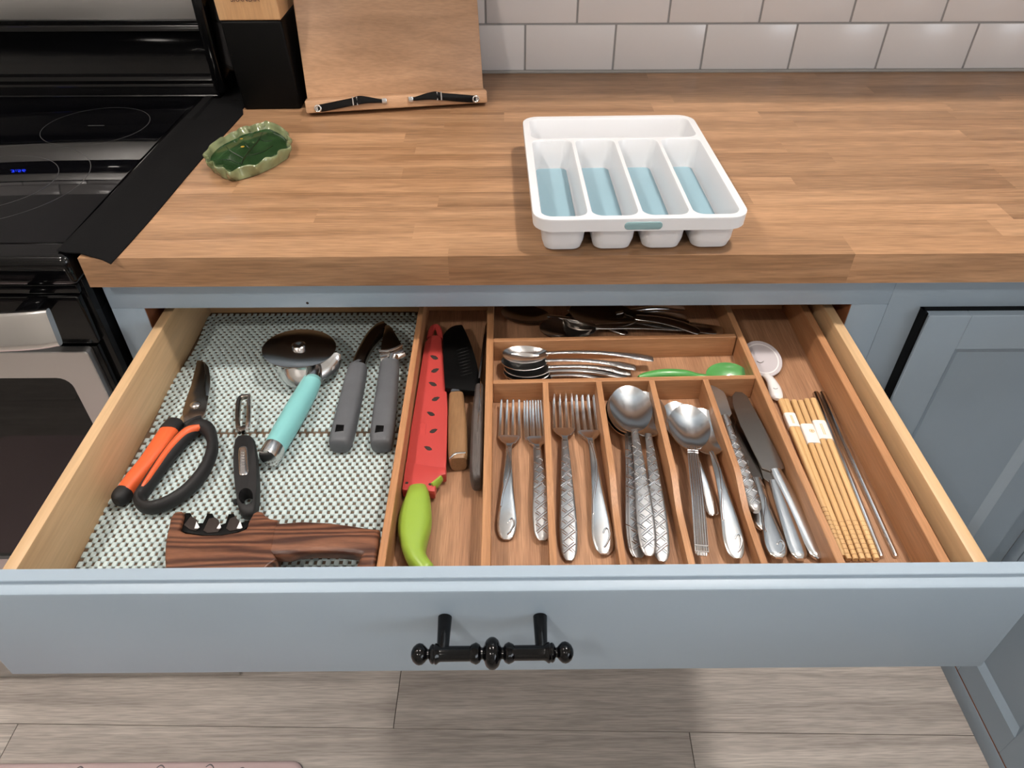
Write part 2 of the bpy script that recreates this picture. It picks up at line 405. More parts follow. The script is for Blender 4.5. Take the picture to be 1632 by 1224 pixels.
for p in (PY(490, 483, FY), ):
    part('screw_head', lathe([(0, 0.0018), (-0.0006, 0.0016)], (p.x, FY+0.0002, p.z), 'Y', 10), M['dark'], cab)

# the drawer, pulled out 0.39 m and hanging very slightly askew
DT = -0.100; DBOT = -0.168; BX0, BX1 = -0.4617, 0.3749; BACK = -0.503; FIN = -1.000
dr = bpy.data.objects.new('drawer', None); COL.objects.link(dr); dr.parent = cab
dr.location = V((-0.043, -0.75, DBOT-0.012))-wl(cab)
part('side_board', box(BX0, BX0+0.0125, FIN+0.003, BACK+0.012, DBOT-0.014, DT, 0.0012), M['birch'], dr)
part('side_board', box(BX1-0.0125, BX1, FIN+0.003, BACK+0.012, DBOT-0.014, DT, 0.0012), M['birch'], dr)
part('back_board', box(BX0+0.0125, BX1-0.0125, BACK, BACK+0.0125, DBOT-0.014, DT, 0.0012), M['birch_x'], dr)
part('bottom_board', box(BX0+0.0125, BX1-0.0125, FIN, BACK, DBOT-0.006, DBOT), M['ply'], dr)
for sx in (BX0-0.010, BX1+0.001):
    part('slide_rail', box(sx, sx+0.009, -1.0, -0.25, -0.165, -0.130, 0.001), M['satin'], dr)
# front with a stepped edge all round
def front_bm():
    zt, zb = -0.070, -0.2065; X0, X1 = -0.484, 0.3975
    bm = bmesh.new(); loops = []
    for y, ins, dz in ((FIN+0.001, 0, 0), (-1.0092, 0, 0), (-1.0098, 0.0006, 0.0006), (-1.0098, 0.0045, 0.0040), (-1.0104, 0.0050, 0.0045),
                       (-1.0160, 0.0062, 0.0056), (-1.0178, 0.0076, 0.0068), (-1.0185, 0.0095, 0.0085)):
        loops.append([V((X0+ins, y, zb+dz)), V((X1-ins, y, zb+dz)), V((X1-ins, y, zt-dz)), V((X0+ins, y, zt-dz))])
    skin(bm, loops, True, True)
    return bm
fr = part('drawer_front', front_bm(), M['paint'], dr, angle=25)
# turned black pull
HC = V((-0.0465, -1.050, -0.1132))
pr = [(-587, 0), (-584, 22), (-570, 46), (-548, 62), (-528, 68), (-505, 64), (-484, 48), (-468, 32), (-458, 30), (-452, 44), (-444, 56), (-432, 62), (-420, 58),
      (-408, 66), (-398, 62), (-384, 52), (-372, 48), (-240, 48), (-160, 48), (-150, 56), (-134, 62), (-118, 68), (-104, 62), (-90, 54), (-80, 38), (-68, 36), (-56, 52), (-50, 70), (-40, 84), (-22, 96), (-8, 100)]
pr = pr + [(-a, r) for a, r in pr[::-1]]
bar = lathe([(a*0.0001086, r*0.0001230) for a, r in pr], HC, 'X', 28)
bmesh.ops.rotate(bar, verts=bar.verts, cent=HC, matrix=Matrix.Rotation(math.radians(-0.5), 3, 'Y'))
for px in (711, 860):
    p = PY(px, 1000, -1.0185)
    bar = join(bar, lathe([(0, 0.0048), (0.010, 0.0050), (0.032, 0.0058)], (p.x, -1.0502, -0.1128), 'Y', 16))
part('pull_handle', bar, M['blackgloss'], dr, label='turned black pull handle')

# cabinet with a panelled door, right of the drawer
cab2 = thing('door_cabinet', 'blue grey base cabinet with a recessed panel door beside the drawer', 'cabinet', (0.6, -0.3, FL))
part('top_rail', box(0.432, 0.80, FY, FY+0.02, -0.090, -0.038), M['paint'], cab2)
part('stile', box(0.432, 0.486, FY, FY+0.02, FL, -0.090), M['paint'], cab2)
part('stile', box(0.750, 0.80, FY, FY+0.02, FL, -0.090), M['paint'], cab2)
part('bottom_rail', box(0.486, 0.750, FY, FY+0.02, FL, -0.85), M['paint'], cab2)
part('carcass', box(0.434, 0.80, FY+0.021, -0.02, FL, -0.040), M['dark'], cab2)
def panel_door(parent, x0, x1, z0, z1, y, st=0.052, th=0.019, bev=0.011, axis='Y', st1=None):
    """stile-and-rail door with chamfered inner edges; axis Y: faces -Y; axis X: faces -X (x0,x1 are then Y)"""
    st1 = st if st1 is None else st1
    d = bpy.data.objects.new('door', None); COL.objects.link(d); d.parent = parent
    d.location = (V(((x0+x1)/2, y, z0)) if axis == 'Y' else V((y, (x0+x1)/2, z0)))-wl(parent)
    T = (lambda a, b, c: V((a, y-b, c))) if axis == 'Y' else (lambda a, b, c: V((y-b, a, c)))
    def quadpiece(name, o0, o1, i0, i1):
        # outer edge o0-o1, inner edge i0-i1 (2-D points), chamfer towards the panel
        bm = bmesh.new()
        def vv(p, b): return bm.verts.new(T(p[0], b, p[1]))
        fo0, fo1, fi0, fi1 = vv(o0, th), vv(o1, th), vv(i0, th), vv(i1, th)
        bo0, bo1, bi0, bi1 = vv(o0, 0.0005), vv(o1, 0.0005), vv(i0, 0.0005), vv(i1, 0.0005)
        for f in ((fo0, fo1, fi1, fi0), (bo0, bi0, bi1, bo1), (fo0, bo0, bo1, fo1), (fi0, fi1, bi1, bi0), (fo0, fi0, bi0, bo0), (fo1, bo1, bi1, fi1)): bm.faces.new(f)
        bmesh.ops.recalc_face_normals(bm, faces=bm.faces)
        bmesh.ops.bevel(bm, geom=bm.edges[:], offset=0.0009, segments=1, affect='EDGES')
        part(name, bm, M['paint'], d)
    g = 0.0
    quadpiece('stile', (x0, z0), (x0, z1), (x0+st, z0), (x0+st, z1))
    quadpiece('stile', (x1, z1), (x1, z0), (x1-st1, z1), (x1-st1, z0))
    quadpiece('rail', (x0+st+g, z1), (x1-st1-g, z1), (x0+st+g, z1-st), (x1-st1-g, z1-st))
    quadpiece('rail', (x1-st1-g, z0), (x0+st+g, z0), (x1-st1-g, z0+st), (x0+st+g, z0+st))
    # raised field with a chamfer running down to the frame
    a0, a1, c0, c1 = x0+st, x1-st1, z0+st, z1-st
    bm = bmesh.new()
    L0 = [T(a0, th-0.0005, c0), T(a1, th-0.0005, c0), T(a1, th-0.0005, c1), T(a0, th-0.0005, c1)]
    L1 = [T(a0+bev, th-0.009, c0+bev), T(a1-bev, th-0.009, c0+bev), T(a1-bev, th-0.009, c1-bev), T(a0+bev, th-0.009, c1-bev)]
    L2 = [T(a0, 0.001, c0), T(a1, 0.001, c0), T(a1, 0.001, c1), T(a0, 0.001, c1)]
    skin(bm, [L2, [l.copy() for l in L0], L1], True, True)
    part('panel', bm, M['paint'], d, angle=20)
    if axis == 'Y':  # black strips paint in the shade along the door's left and top edges
        part('edge_shade', box(x0-0.0030, x0+0.0002, y-th+0.004, y-0.0003, z0, z1+0.0010), M['blackmatte'], d, label='shade painted black at the door edge')
        part('edge_shade', box(x0-0.0035, x1, y-th+0.011, y-0.0003, z1-0.0002, z1+0.0010), M['blackmatte'], d, label='shade painted black at the door edge')
    return d
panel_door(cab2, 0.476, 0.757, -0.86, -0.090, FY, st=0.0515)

# corner cabinet, at right angles
cab3 = thing('corner_cabinet', 'blue grey cabinet at right angles to the drawer reaching down to the floor', 'cabinet', (1.1, -1.1, FL))
part('carcass', box(0.8185, 1.40, -1.75, -0.613, FL, -0.040), M['dark'], cab3)
part('plinth', box(0.800, 0.818, -1.75, -0.614, FL, -0.8705, 0.0008), M['paint'], cab3)
part('top_rail', box(0.800, 0.818, -1.75, -0.614, -0.088, -0.038, 0.0008), M['paint'], cab3)
part('raw_strip', box(0.8008, 0.818, -1.75, -0.614, -0.8705, -0.8672), M['rawframe'], cab3, label='bare brown wood in the gap under the door')
part('stile', box(0.800, 0.818, -0.634, -0.6125, -0.8705, -0.088, 0.0006), M['paint'], cab3)
panel_door(cab3, -0.880, -0.636, -0.8665, -0.092, 0.818, st=0.060, axis='X', th=0.018, st1=0.036)
panel_door(cab3, -1.20, -0.884, -0.866, -0.092, 0.818, st=0.060, axis='X', th=0.018)

# ================================================================== COOKER
st = thing('electric_cooker', 'black glass top electric cooker with steel framed oven door', 'cooker', (-0.905, -0.32, FL))
SX0, SX1 = -1.285, -0.523
part('side_panel', box(SX1-0.02, SX1, -0.628, -0.03, FL+0.03, -0.006, 0.002), M['black'], st)
part('side_panel', box(SX0, SX0+0.02, -0.628, -0.03, FL+0.03, -0.006, 0.002), M['black'], st)
part('body', box(SX0+0.02, SX1-0.02, -0.62, -0.03, FL+0.03, -0.012), M['dark'], st)
for fx in (SX0+0.05, SX1-0.05):
    part('foot', lathe([(0, 0.016), (0.03, 0.016)], (fx, -0.59, FL)), M['blackmatte'], st)
# cooktop: enamel frame with rounded front, glass let into it
part('top_frame', box(SX0-0.004, SX1+0.004, -0.645, -0.13, -0.034, 0.004, 0.009, 4), M['black'], st)
part('cooktop_glass', box(SX0+0.012, -0.5345, -0.612, -0.135, 0.002, 0.0058, 0.0012), M['glass'], st)
def ring_bm(cx, cy, r, w=0.0009, z=0.0059, a0=0, a1=360, n=72):
    bm = bmesh.new(); A = []; B = []
    for k in range(n+1):
        a = math.radians(a0+(a1-a0)*k/n)
        A.append(bm.verts.new((cx+(r-w)*math.cos(a), cy+(r-w)*math.sin(a), z))); B.append(bm.verts.new((cx+r*math.cos(a), cy+r*math.sin(a), z)))
    for k in range(n): bm.faces.new((A[k], A[k+1], B[k+1], B[k]))
    return bm
for cx, cyy, r in ((-0.648, -0.262, 0.076), (-0.705, -0.455, 0.122), (-0.705, -0.455, 0.083), (-1.02, -0.262, 0.076), (-1.03, -0.455, 0.09)):
    part('burner_ring', ring_bm(cx, cyy, r, 0.0008), M['ring'], st, label='thin grey printed burner ring')
for cx, cyy in ((-0.648, -0.262), (-0.705, -0.455)):
    part('burner_mark', box(cx-0.012, cx+0.012, cyy-0.001, cyy+0.001, 0.0058, 0.0060), M['ring'], st)
# backguard: curved black foot, steel panel, black display
bg = bpy.data.objects.new('backguard', None); COL.objects.link(bg); bg.parent = st; bg.location = V((-0.89, -0.05, 0))-wl(st)
part('foot_moulding', prism([V((-1.29, y, z)) for y, z in ((-0.135, 0.0), (-0.137, 0.006), (-0.130, 0.010), (-0.112, 0.0115), (-0.108, 0.016), (-0.110, 0.022), (-0.106, 0.027), (-0.098, 0.030),
     (-0.094, 0.055), (-0.094, 0.086), (-0.099, 0.092), (-0.103, 0.096), (-0.101, 0.100), (-0.096, 0.104), (-0.02, 0.104), (-0.02, 0.0))], 0.79, direction=V((1, 0, 0))), M['black'], bg, angle=50)
part('control_panel', box(-1.275, -0.512, -0.095, -0.03, 0.108, 0.186, 0.004, 3), M['brushed'], bg, label='brushed steel control panel')
part('panel_surround', box(-1.285, -0.4915, -0.090, -0.012, 0.100, 0.30, 0.004, 3), M['black'], bg)
part('end_cap', box(-0.508, -0.487, -0.138, -0.012, 0.009, 0.31, 0.007, 3), M['black'], bg)
part('display_glass', box(-1.06, -0.60, -0.0965, -0.091, 0.188, 0.245, 0.001), M['glass'], bg)
part('upper_panel', box(-1.275, -0.512, -0.095, -0.03, 0.247, 0.29, 0.004, 3), M['brushed'], bg, label='brushed steel strip over the display')
part('clock_digits', text_bm('3:56', 0.019, Matrix.Translation((-0.880, -0.0968, 0.2276)) @ Matrix.Rotation(math.radians(90), 4, 'X')), M['clock'], bg, label='glowing blue clock digits')
# front
part('vent_strip', box(SX0, SX1-0.004, -0.636, -0.60, -0.0485, -0.036, 0.002), M['black'], st)
part('front_rail', box(SX0, SX1-0.006, -0.640, -0.60, -0.118, -0.0495, 0.003, 3), M['black'], st)
dz1, dz0 = -0.121, -0.575
dd = bpy.data.objects.new('oven_door', None); COL.objects.link(dd); dd.parent = st; dd.location = V((-0.905, -0.63, dz0))-wl(st)
def ring_frame(x0, x1, z0, z1, fx, fzt, fzb, r, y0, y1):
    k = 5
    def loop(a0, a1, b0, b1, q, y): return [V((p.x, y, p.y)) for p in rrect(a0, a1, b0, b1, q, 0, k)]
    bm = bmesh.new()
    o = (x0, x1, z0, z1, 0.004); i = (x0+fx, x1-fx, z0+fzb, z1-fzt, r)
    skin(bm, [loop(*o, y1), loop(*o, y0+0.001), loop(x0+0.001, x1-0.001, z0+0.001, z1-0.001, 0.004, y0), loop(*i, y0), loop(*i, y1)])
    return bm
part('door_frame', ring_frame(-1.266, -0.540, dz0, dz1, 0.037, 0.040, 0.045, 0.016, -0.652, -0.640), M['brushed'], dd, label='brushed steel oven door frame')
part('door_body', box(SX0+0.004, SX1-0.010, -0.640, -0.60, dz0, dz1, 0.003), M['black'], dd)
part('window', box(-1.232, -0.574, -0.646, -0.639, dz0+0.04, dz1-0.035), M['glass'], dd)
hb = sweep([(-1.24, -0.700, -0.056, 0.0225, 0.006), (-0.905, -0.708, -0.056, 0.0225, 0.006), (-0.60, -0.702, -0.054, 0.0225, 0.006), (-0.530, -0.696, -0.052, 0.0215, 0.0055)], 20, V((0, -1, 0.25)), e=5)
part('handle_bar', hb, M['satin'], dd, label='broad satin steel handle bar')
for hx in (-1.20, -0.575):
    part('handle_post', box(hx-0.012, hx+0.012, -0.70, -0.638, -0.066, -0.048, 0.003), M['black'], dd)
sd = bpy.data.objects.new('storage_drawer', None); COL.objects.link(sd); sd.parent = st; sd.location = V((-0.905, -0.64, -0.88))-wl(st)
part('drawer_face', box(-1.27, -0.537, -0.652, -0.60, -0.876, -0.580, 0.004, 3), M['brushed'], sd)
part('lower_lip', box(-1.27, -0.548, -0.648, -0.62, -0.908, -0.880, 0.003), M['brushed'], sd)

# black strip that bridges the cooker and the worktop
def strip():
    bm = bmesh.new(); A = []; B = []
    for k in range(25):
        t = k/24; y = -0.632+t*0.493
        xa = -0.5335+0.010*t; xb = min(-0.4675+0.024*t+0.0012*math.sin(t*9), -0.452 if y > -0.192 else 0); zz = 0.0068-0.0006*math.sin(t*7)
        row = [V((xa, y, zz)), V((xa+0.012, y-0.004*(k == 0), 0.0066)), V((-0.5095, y, 0.0035)), V((xb-0.012, y-0.012*(1-t), 0.0018)), V((xb, y-0.020*(1-t), 0.0014))]
        A.append([bm.verts.new(p) for p in row]); B.append([bm.verts.new(p-V((0, 0, 0.0012))) for p in row])
    for S in (A, B):
        for p, q in zip(S, S[1:]):
            for k in range(4): bm.faces.new((p[k], p[k+1], q[k+1], q[k]))
    for k in range(4):
        for S, T_ in ((A[0], B[0]), (A[-1], B[-1])): bm.faces.new((S[k], S[k+1], T_[k+1], T_[k]))
    for k in range(24):
        for j in (0, 4): bm.faces.new((A[k][j], A[k+1][j], B[k+1][j], B[k][j]))
    return bm
solo('gap_cover', join(strip(), box(-0.4990, -0.4525, -0.1455, -0.02, 0.0014, 0.0032)), M['silicone'], 'flat black silicone strip over the gap between cooker and worktop', 'gap cover')

# ================================================================== ON THE WORKTOP
# knife block
kb = thing('knife_block', 'black knife block with a pale wooden top part lettered on its face', 'knife block', (-0.40, -0.13, 0))
KZ = 0.1302; ang = math.radians(1.0)
def blk(z0, z1, bev, cut=0.0):
    b = box(-0.0452, 0.0452, -0.0, 0.115, z0, z1, bev, 3)
    bmesh.ops.transform(b, matrix=Matrix.Translation((-0.4035, -0.1825, 0)) @ Matrix.Rotation(ang, 4, 'Z') @ Matrix.Shear('XY', 4, (-0.045, 0.0)), verts=b.verts)
    return b
part('body', blk(0.0, KZ, 0.004), M['blackmatte'], kb)
b = blk(KZ+0.0003, 0.235, 0.002)
bmesh.ops.bisect_plane(b, geom=b.verts[:]+b.edges[:]+b.faces[:], plane_co=(-0.4, -0.1825, 0.205), plane_no=(0, -0.5, 0.86), clear_outer=True)
bmesh.ops.holes_fill(b, edges=b.edges[:])
part('wooden_top', b, M['beech'], kb, label='pale wooden top part')
tp = PY(390, -1.2, -0.1828)
part('lettering', text_bm('SKANDIA', 0.0098, Matrix.Translation((tp.x, -0.1834, tp.z)) @ Matrix.Rotation(ang, 4, 'Z') @ Matrix.Rotation(math.radians(90), 4, 'X') @ Matrix.Diagonal((1.02, 1, 1, 1))), M['print'], kb)

# bamboo book stand leaning back
bs = thing('cookbook_stand', 'bamboo cookbook stand leaning back with two black page holders on its ledge', 'book stand', (-0.205, -0.14, 0))
A0 = PZ(490, 185, 0.0); B0 = PZ(776, 167.5, 0.0); ux = (B0-A0).normalized(); uy = V((-ux.y, ux.x, 0)); Wd = (B0-A0).length
lean = math.radians(21)
BM = Matrix((ux, uy, V((0, 0, 1)))).transposed().to_4x4(); BM.translation = A0
def inb(b): bmesh.ops.transform(b, matrix=BM, verts=b.verts); return b
led = box(0, Wd, 0, 0.030, 0.0, 0.0185, 0.0022)
TL = Matrix.Translation((0, -0.0085, 0.0068)) @ Matrix.Rotation(-lean, 4, 'X') @ Matrix.Translation((0, 0.030, 0.006))
led = (bmesh.ops.transform(led, matrix=Matrix.Translation((0, -0.0085, 0.0068)) @ Matrix.Rotation(-lean*0.6, 4, 'X'), verts=led.verts), led)[1]
LM = Matrix.Translation((0, -0.0085, 0.0068)) @ Matrix.Rotation(-lean*0.6, 4, 'X') @ Matrix(((1, 0, 0, 0), (0, 0, -1, 0.0088), (0, 1, 0, -0.0045), (0, 0, 0, 1)))
part('ledge', inb(led), M['board'], bs)
bk = box(0.0015, Wd-0.0015, -0.0005, 0.0115, 0.002, 0.235, 0.0015); bmesh.ops.transform(bk, matrix=TL, verts=bk.verts)
part('back_board', inb(bk), M['board'], bs)
lg = sweep([(Wd/2, 0.108, 0.16, 0.05, 0.004), (Wd/2, 0.150, 0.004, 0.06, 0.004)], 8, V((0, 1, 0.2)), e=6, smooth=False)
part('prop_leg', inb(lg), M['board'], bs)
def holder(xa, xb):
    """flat black strap with an eyelet at its outer end, a twisted bend and a steel hook at its inner end"""
    h = bpy.data.objects.new('page_holder', None); COL.objects.link(h); h.parent = bs; h.location = (0, 0, 0)
    s = 1 if xb > xa else -1; ln = abs(xb-xa)
    X = lambda t: xa+s*ln*t
    tf = lambda b: inb((bmesh.ops.transform(b, matrix=LM, verts=b.verts), b)[1])
    zz = 0.0095
    part('strap', tf(sweep([(X(0.0), 0.011, zz, 0.0050, 0.0008), (X(0.10), 0.012, zz+0.001, 0.0056, 0.0008), (X(0.5), 0.018, zz+0.004, 0.0056, 0.0008), (X(0.60), 0.020, zz+0.0048, 0.0062, 0.0009), (X(0.72), 0.0195, zz+0.0042, 0.0050, 0.0008), (X(0.86), 0.0175, zz+0.0030, 0.0033, 0.0008), (X(0.95), 0.0165, zz+0.002, 0.0024, 0.0008)], 10, e=4)), M['blackgloss'], h)
    part('eyelet', tf(lathe([(0, 0.0058), (0.0016, 0.0056), (0.0022, 0.0044), (0.0016, 0.0034), (0.001, 0.0030)], (X(0.0), 0.011, zz-0.0002), n=20)), M['satin'], h)
    for t in (0.515, 0.575):
        part('clasp', tf(sweep([(X(t), 0.013, zz+0.0049, 0.0011, 0.0005), (X(t), 0.0255, zz+0.0052, 0.0011, 0.0005)], 8, smooth=False)), M['satin'], h)
    part('hook', tf(box(min(X(0.93), X(1.0)), max(X(0.93), X(1.0)), 0.0125, 0.0205, zz, zz+0.0035, 0.0008)), M['satin'], h)
holder(0.0185, 0.0185+0.106); holder(Wd-0.0185, Wd-0.0185-0.106)

# leaf dish
LO = [(120,640),(190,570),(225,500),(320,432),(400,375),(455,372),(560,300),(640,278),(680,235),(790,200),(850,205),(950,165),(1040,152),(1095,122),(1150,138),(1230,160),(1330,212),(1390,262),(1448,312),(1440,352),(1495,415),(1425,450),
      (1482,500),(1440,550),(1335,568),(1285,600),(1270,655),(1180,690),(1090,695),(1020,760),(940,812),(820,810),(680,850),(555,922),(495,905),(440,848),(330,845),(285,800),(268,748),(190,768),(165,715),(195,665)]
rim = [PZ(310+x/9.6, 180+y/9.6, 0.0165+0.0015*math.sin(i*2.1)) for i, (x, y) in enumerate(LO)]
cc = sum(rim, V((0, 0, 0)))/len(rim); cc.z = 0
def sc_loop(k, z, sm=0): 
    L = [V((cc.x+(p.x-cc.x)*k, cc.y+(p.y-cc.y)*k, z)) for p in rim]
    for _ in range(sm): L = [(L[i-1]+L[i]*2+L[(i+1) % len(L)])/4 for i in range(len(L))]
    return L
def fine(loop): return [V(t) for t in cat([tuple(p) for p in loop], 3, True)]
ld = thing('leaf_dish', 'glazed green ceramic dish shaped like a crinkled leaf', 'dish', (cc.x, cc.y, 0))
b = bmesh.new()
rimi = [V((cc.x+(p.x-cc.x)*0.955, cc.y+(p.y-cc.y)*0.955, p.z-0.001)) for p in rim]
rimt = [V((cc.x+(p.x-cc.x)*0.98, cc.y+(p.y-cc.y)*0.98, p.z+0.001)) for p in rim]
skin(b, [fine(l) for l in (sc_loop(0.90, 0.0005, 3), sc_loop(0.95, 0.001, 2), sc_loop(0.975, 0.007, 1), sc_loop(0.99, 0.012, 0), rim, rimt, rimi, sc_loop(0.945, 0.013, 0), sc_loop(0.935, 0.009, 1), sc_loop(0.90, 0.0058, 2))], True, False)
part('rim', b, M['rimglaze'], ld, label='pale olive crinkled rim', angle=60)
b = bmesh.new(); skin(b, [fine(sc_loop(k, z, 2)) for k, z in ((0.925, 0.0085), (0.89, 0.0064), (0.5, 0.0057), (0.2, 0.0057))], False, True)
part('bowl', b, M['glaze'], ld, label='glossy dark green leaf floor', angle=60)
def vein(pts, r):
    return sweep([(*PZ(310+x/9.6, 180+y/9.6, 0.0062), r*(1-0.5*i/len(pts)), 0.0005) for i, (x, y) in enumerate(pts)], 8)
for pts, r in (([(715,790),(750,700),(860,550),(960,440),(1040,300)], 0.0016), ([(750,690),(620,620),(540,570),(490,520)], 0.0011), ([(865,545),(800,500),(770,440)], 0.0009), ([(770,660),(940,625),(1080,575),(1190,500)], 0.0009), ([(700,770),(520,715),(390,715)], 0.0008), ([(990,400),(1080,430),(1190,425)], 0.0006)):
    part('vein', vein(pts, r), M['vein'], ld)
for x, y in ((715, 395), (735, 515)):
    p = PZ(310+x/9.6, 180+y/9.6, 0.0062); part('glaze_spot', lathe([(0, 0.0028), (0.0004, 0.0018)], p, n=10), M['speck'], ld)

# white compartment tray
wt = thing('cutlery_tray', 'empty white plastic cutlery tray with pale teal compartment floors', 'cutlery tray', (0.105, -0.52, 0))
ZR = 0.046
q = [PZ(x, y, ZR) for x, y in ((842, 352), (1192, 346), (1107, 183), (839, 186))]     # front left, front right, back right, back left
ox = ((q[1]-q[0])+(q[2]-q[3])).normalized(); oy = V((-ox.y, ox.x, 0)); TW = 0.5*((q[1]-q[0]).length+(q[2]-q[3]).length); TD = 0.5*((q[3]-q[0]).dot(oy)+(q[2]-q[1]).dot(oy))
ctr = sum(q, V((0, 0, 0)))/4; T0 = ctr-ox*TW/2-oy*TD/2; T0.z = 0
TM = Matrix((ox, oy, V((0, 0, 1)))).transposed().to_4x4(); TM.translation = T0
def intray(b): bmesh.ops.transform(b, matrix=TM, verts=b.verts); return b
g_ = 0.0065; yb = TD*0.735
cw = (TW-2*g_)/4
cells = [(g_+cw*i, g_+cw*(i+1), g_, yb) for i in range(4)]
shell = bmesh.new(); cr_ = 0.022
xs_ = [0]+[g_+cw*i for i in (1, 2, 3)]+[TW]
def cup(cell, outer, rad, base):
    """flange out to the cell edge, rounded rim, draughted walls inside and out"""
    x0, x1, y0, y1 = cell; X0, X1, Y0, Y1 = outer
    K = 6
    def R(i, r, z): return rrect(x0+i, x1-i, y0+i, y1-i, r, z, K)
    fl = rrect(X0, X1, Y0, Y1, rad, ZR, K)
    bm = bmesh.new()
    skin(bm, [fl, R(0.002, 0.013, ZR), R(0.0030, 0.012, ZR-0.0015), R(0.0044, 0.011, 0.014), R(0.0060, 0.009, 0.0088), R(0.0090, 0.007, 0.0070)], False, True)
    skin(bm, [R(0.0015, 0.013, ZR-0.004), R(0.0045, 0.013, 0.011), R(0.0070, 0.011, 0.003), R(0.013, 0.008, 0.0004)], False, True)
    return bm
for i, c in enumerate(cells):
    o4 = (xs_[i], xs_[i+1], 0, yb)
    rad = (cr_ if i == 0 else 0.0001, cr_ if i == 3 else 0.0001, 0.0001, 0.0001)
    shell = join(shell, cup(c, o4, rad, 0))
shell = join(shell, cup((g_, TW-g_, yb, TD-g_), (0, TW, yb, TD), (0.0001, 0.0001, cr_, cr_), 0))
sk = bmesh.new(); skin(sk, [rrect(0.0008, TW-0.0008, 0.0008, TD-0.0008, cr_, ZR-0.0001), rrect(0, TW, 0, TD, cr_, ZR-0.001), rrect(0.0005, TW-0.0005, 0.0005, TD-0.0005, cr_, ZR-0.0145), rrect(0.0022, TW-0.0022, 0.0022, TD-0.0022, cr_, ZR-0.0145), rrect(0.002, TW-0.002, 0.002, TD-0.002, cr_, ZR-0.002)])
shell = join(shell, sk)
part('shell', intray(shell), M['white'], wt, angle=40)
for c in cells:
    x0, x1, y0, y1 = c; b = bmesh.new()
    skin(b, [rrect(x0+0.0078, x1-0.0078, y0+0.0078, y1-0.0078, 0.008, 0.0074), rrect(x0+0.0078, x1-0.0078, y0+0.0078, y1-0.0078, 0.008, 0.0094), rrect(x0+0.0098, x1-0.0098, y0+0.0098, y1-0.0098, 0.007, 0.0098)], True, True)
    part('floor_pad', intray(b), M['tealpad'], wt, label='soft pale teal floor pad')
b = bmesh.new(); tx = TW*0.505
skin(b, [[V((p.x, yy, p.y)) for p in rrect(tx-0.0205+i, tx+0.0205-i, ZR-0.0125+i, ZR-0.0035-i, 0.0042-i*0.5, 0)] for yy, i in ((0.0015, 0), (-0.0005, 0), (-0.0010, 0.0006))], False, True)
part('front_tab', intray(b), M['tealtab'], wt, label='grey teal tab on the front rim')

# ================================================================== IN THE DRAWER
LZ = DBOT+0.0022          # top of the liner
# non-slip liner: thousands of foam pads that meet at their corners
def liner(x0f, x1f, y0, y1, seed, tilt=0.0):
    rnd = random.Random(seed); vs = []; fs = []; px, py = 0.0041, 0.0056; j = 0; y = y0
    while y < y1-py:
        xa, xb = x0f(y), x1f(y); i = 0; x = xa
        while x < xb-px*0.5:
            if (i+j) % 2 == 0:
                cx, cyy = x+px/2+rnd.uniform(-.0002, .0002)+tilt*(y-y0), y+py/2+rnd.uniform(-.0003, .0003)
                a, b_ = px*0.60, py*0.61; z = LZ+rnd.uniform(-.0002, .0003); k = len(vs)
                vs += [(cx-a, cyy-b_, DBOT+.0003), (cx+a, cyy-b_, DBOT+.0003), (cx+a, cyy+b_, DBOT+.0003), (cx-a, cyy+b_, DBOT+.0003)]
                vs += [(cx-a*.92, cyy-b_*.92, z-.0005), (cx+a*.92, cyy-b_*.92, z-.0005), (cx+a*.92, cyy+b_*.92, z-.0005), (cx-a*.92, cyy+b_*.92, z-.0005)]
                vs += [(cx-a*.62, cyy-b_*.62, z), (cx+a*.62, cyy-b_*.62, z), (cx+a*.62, cyy+b_*.62, z), (cx-a*.62, cyy+b_*.62, z)]
                for h in (0, 4):
                    for n in range(4): fs.append((k+h+n, k+h+(n+1) % 4, k+h+4+(n+1) % 4, k+h+4+n))
                fs.append((k+8, k+9, k+10, k+11))
            x += px; i += 1
        y += py; j += 1
    me = bpy.data.meshes.new('liner'); me.from_pydata(vs, [], fs); bm = bmesh.new(); bm.from_mesh(me); bpy.data.meshes.remove(me)
    return bm
SLX = BX0+0.0125
solo('drawer_liner', liner(lambda y: SLX+0.0015+0.0025*math.sin(y*40), lambda y: -0.1525, -0.7435, BACK-0.004, 1, 0.004), M['liner'], 'pale aqua open mesh liner, the piece under the pizza cutter', 'drawer liner', 'non-slip liner pieces', kind='thing', angle=50)
solo('drawer_liner', liner(lambda y: SLX+0.0015+0.002*math.sin(y*31), lambda y: -0.1525, -0.995, -0.7455, 2), M['liner'], 'pale aqua open mesh liner, the piece under the knife sharpener', 'drawer liner', 'non-slip liner pieces', kind='thing', angle=50)

# bamboo organiser
OZ, WF, CF = -0.120, -0.157, -0.150      # top of the walls, floor of the wings, floor of the middle
og = thing('cutlery_organizer', 'bamboo expanding drawer organizer with many compartments full of cutlery', 'drawer organizer', (0.1, -0.75, DBOT))
YF, YB = -0.988, -0.516
def wall(name, pa, pb, th=0.0072, zb=None, m='bamboo', zt=OZ):
    b = beam(V((pa[0], pa[1], zt if len(pa) < 3 else pa[2])), V((pb[0], pb[1], zt if len(pb) < 3 else pb[2])), th, DBOT+0.0003 if zb is None else zb)
    return part(name, b, M[m], og)
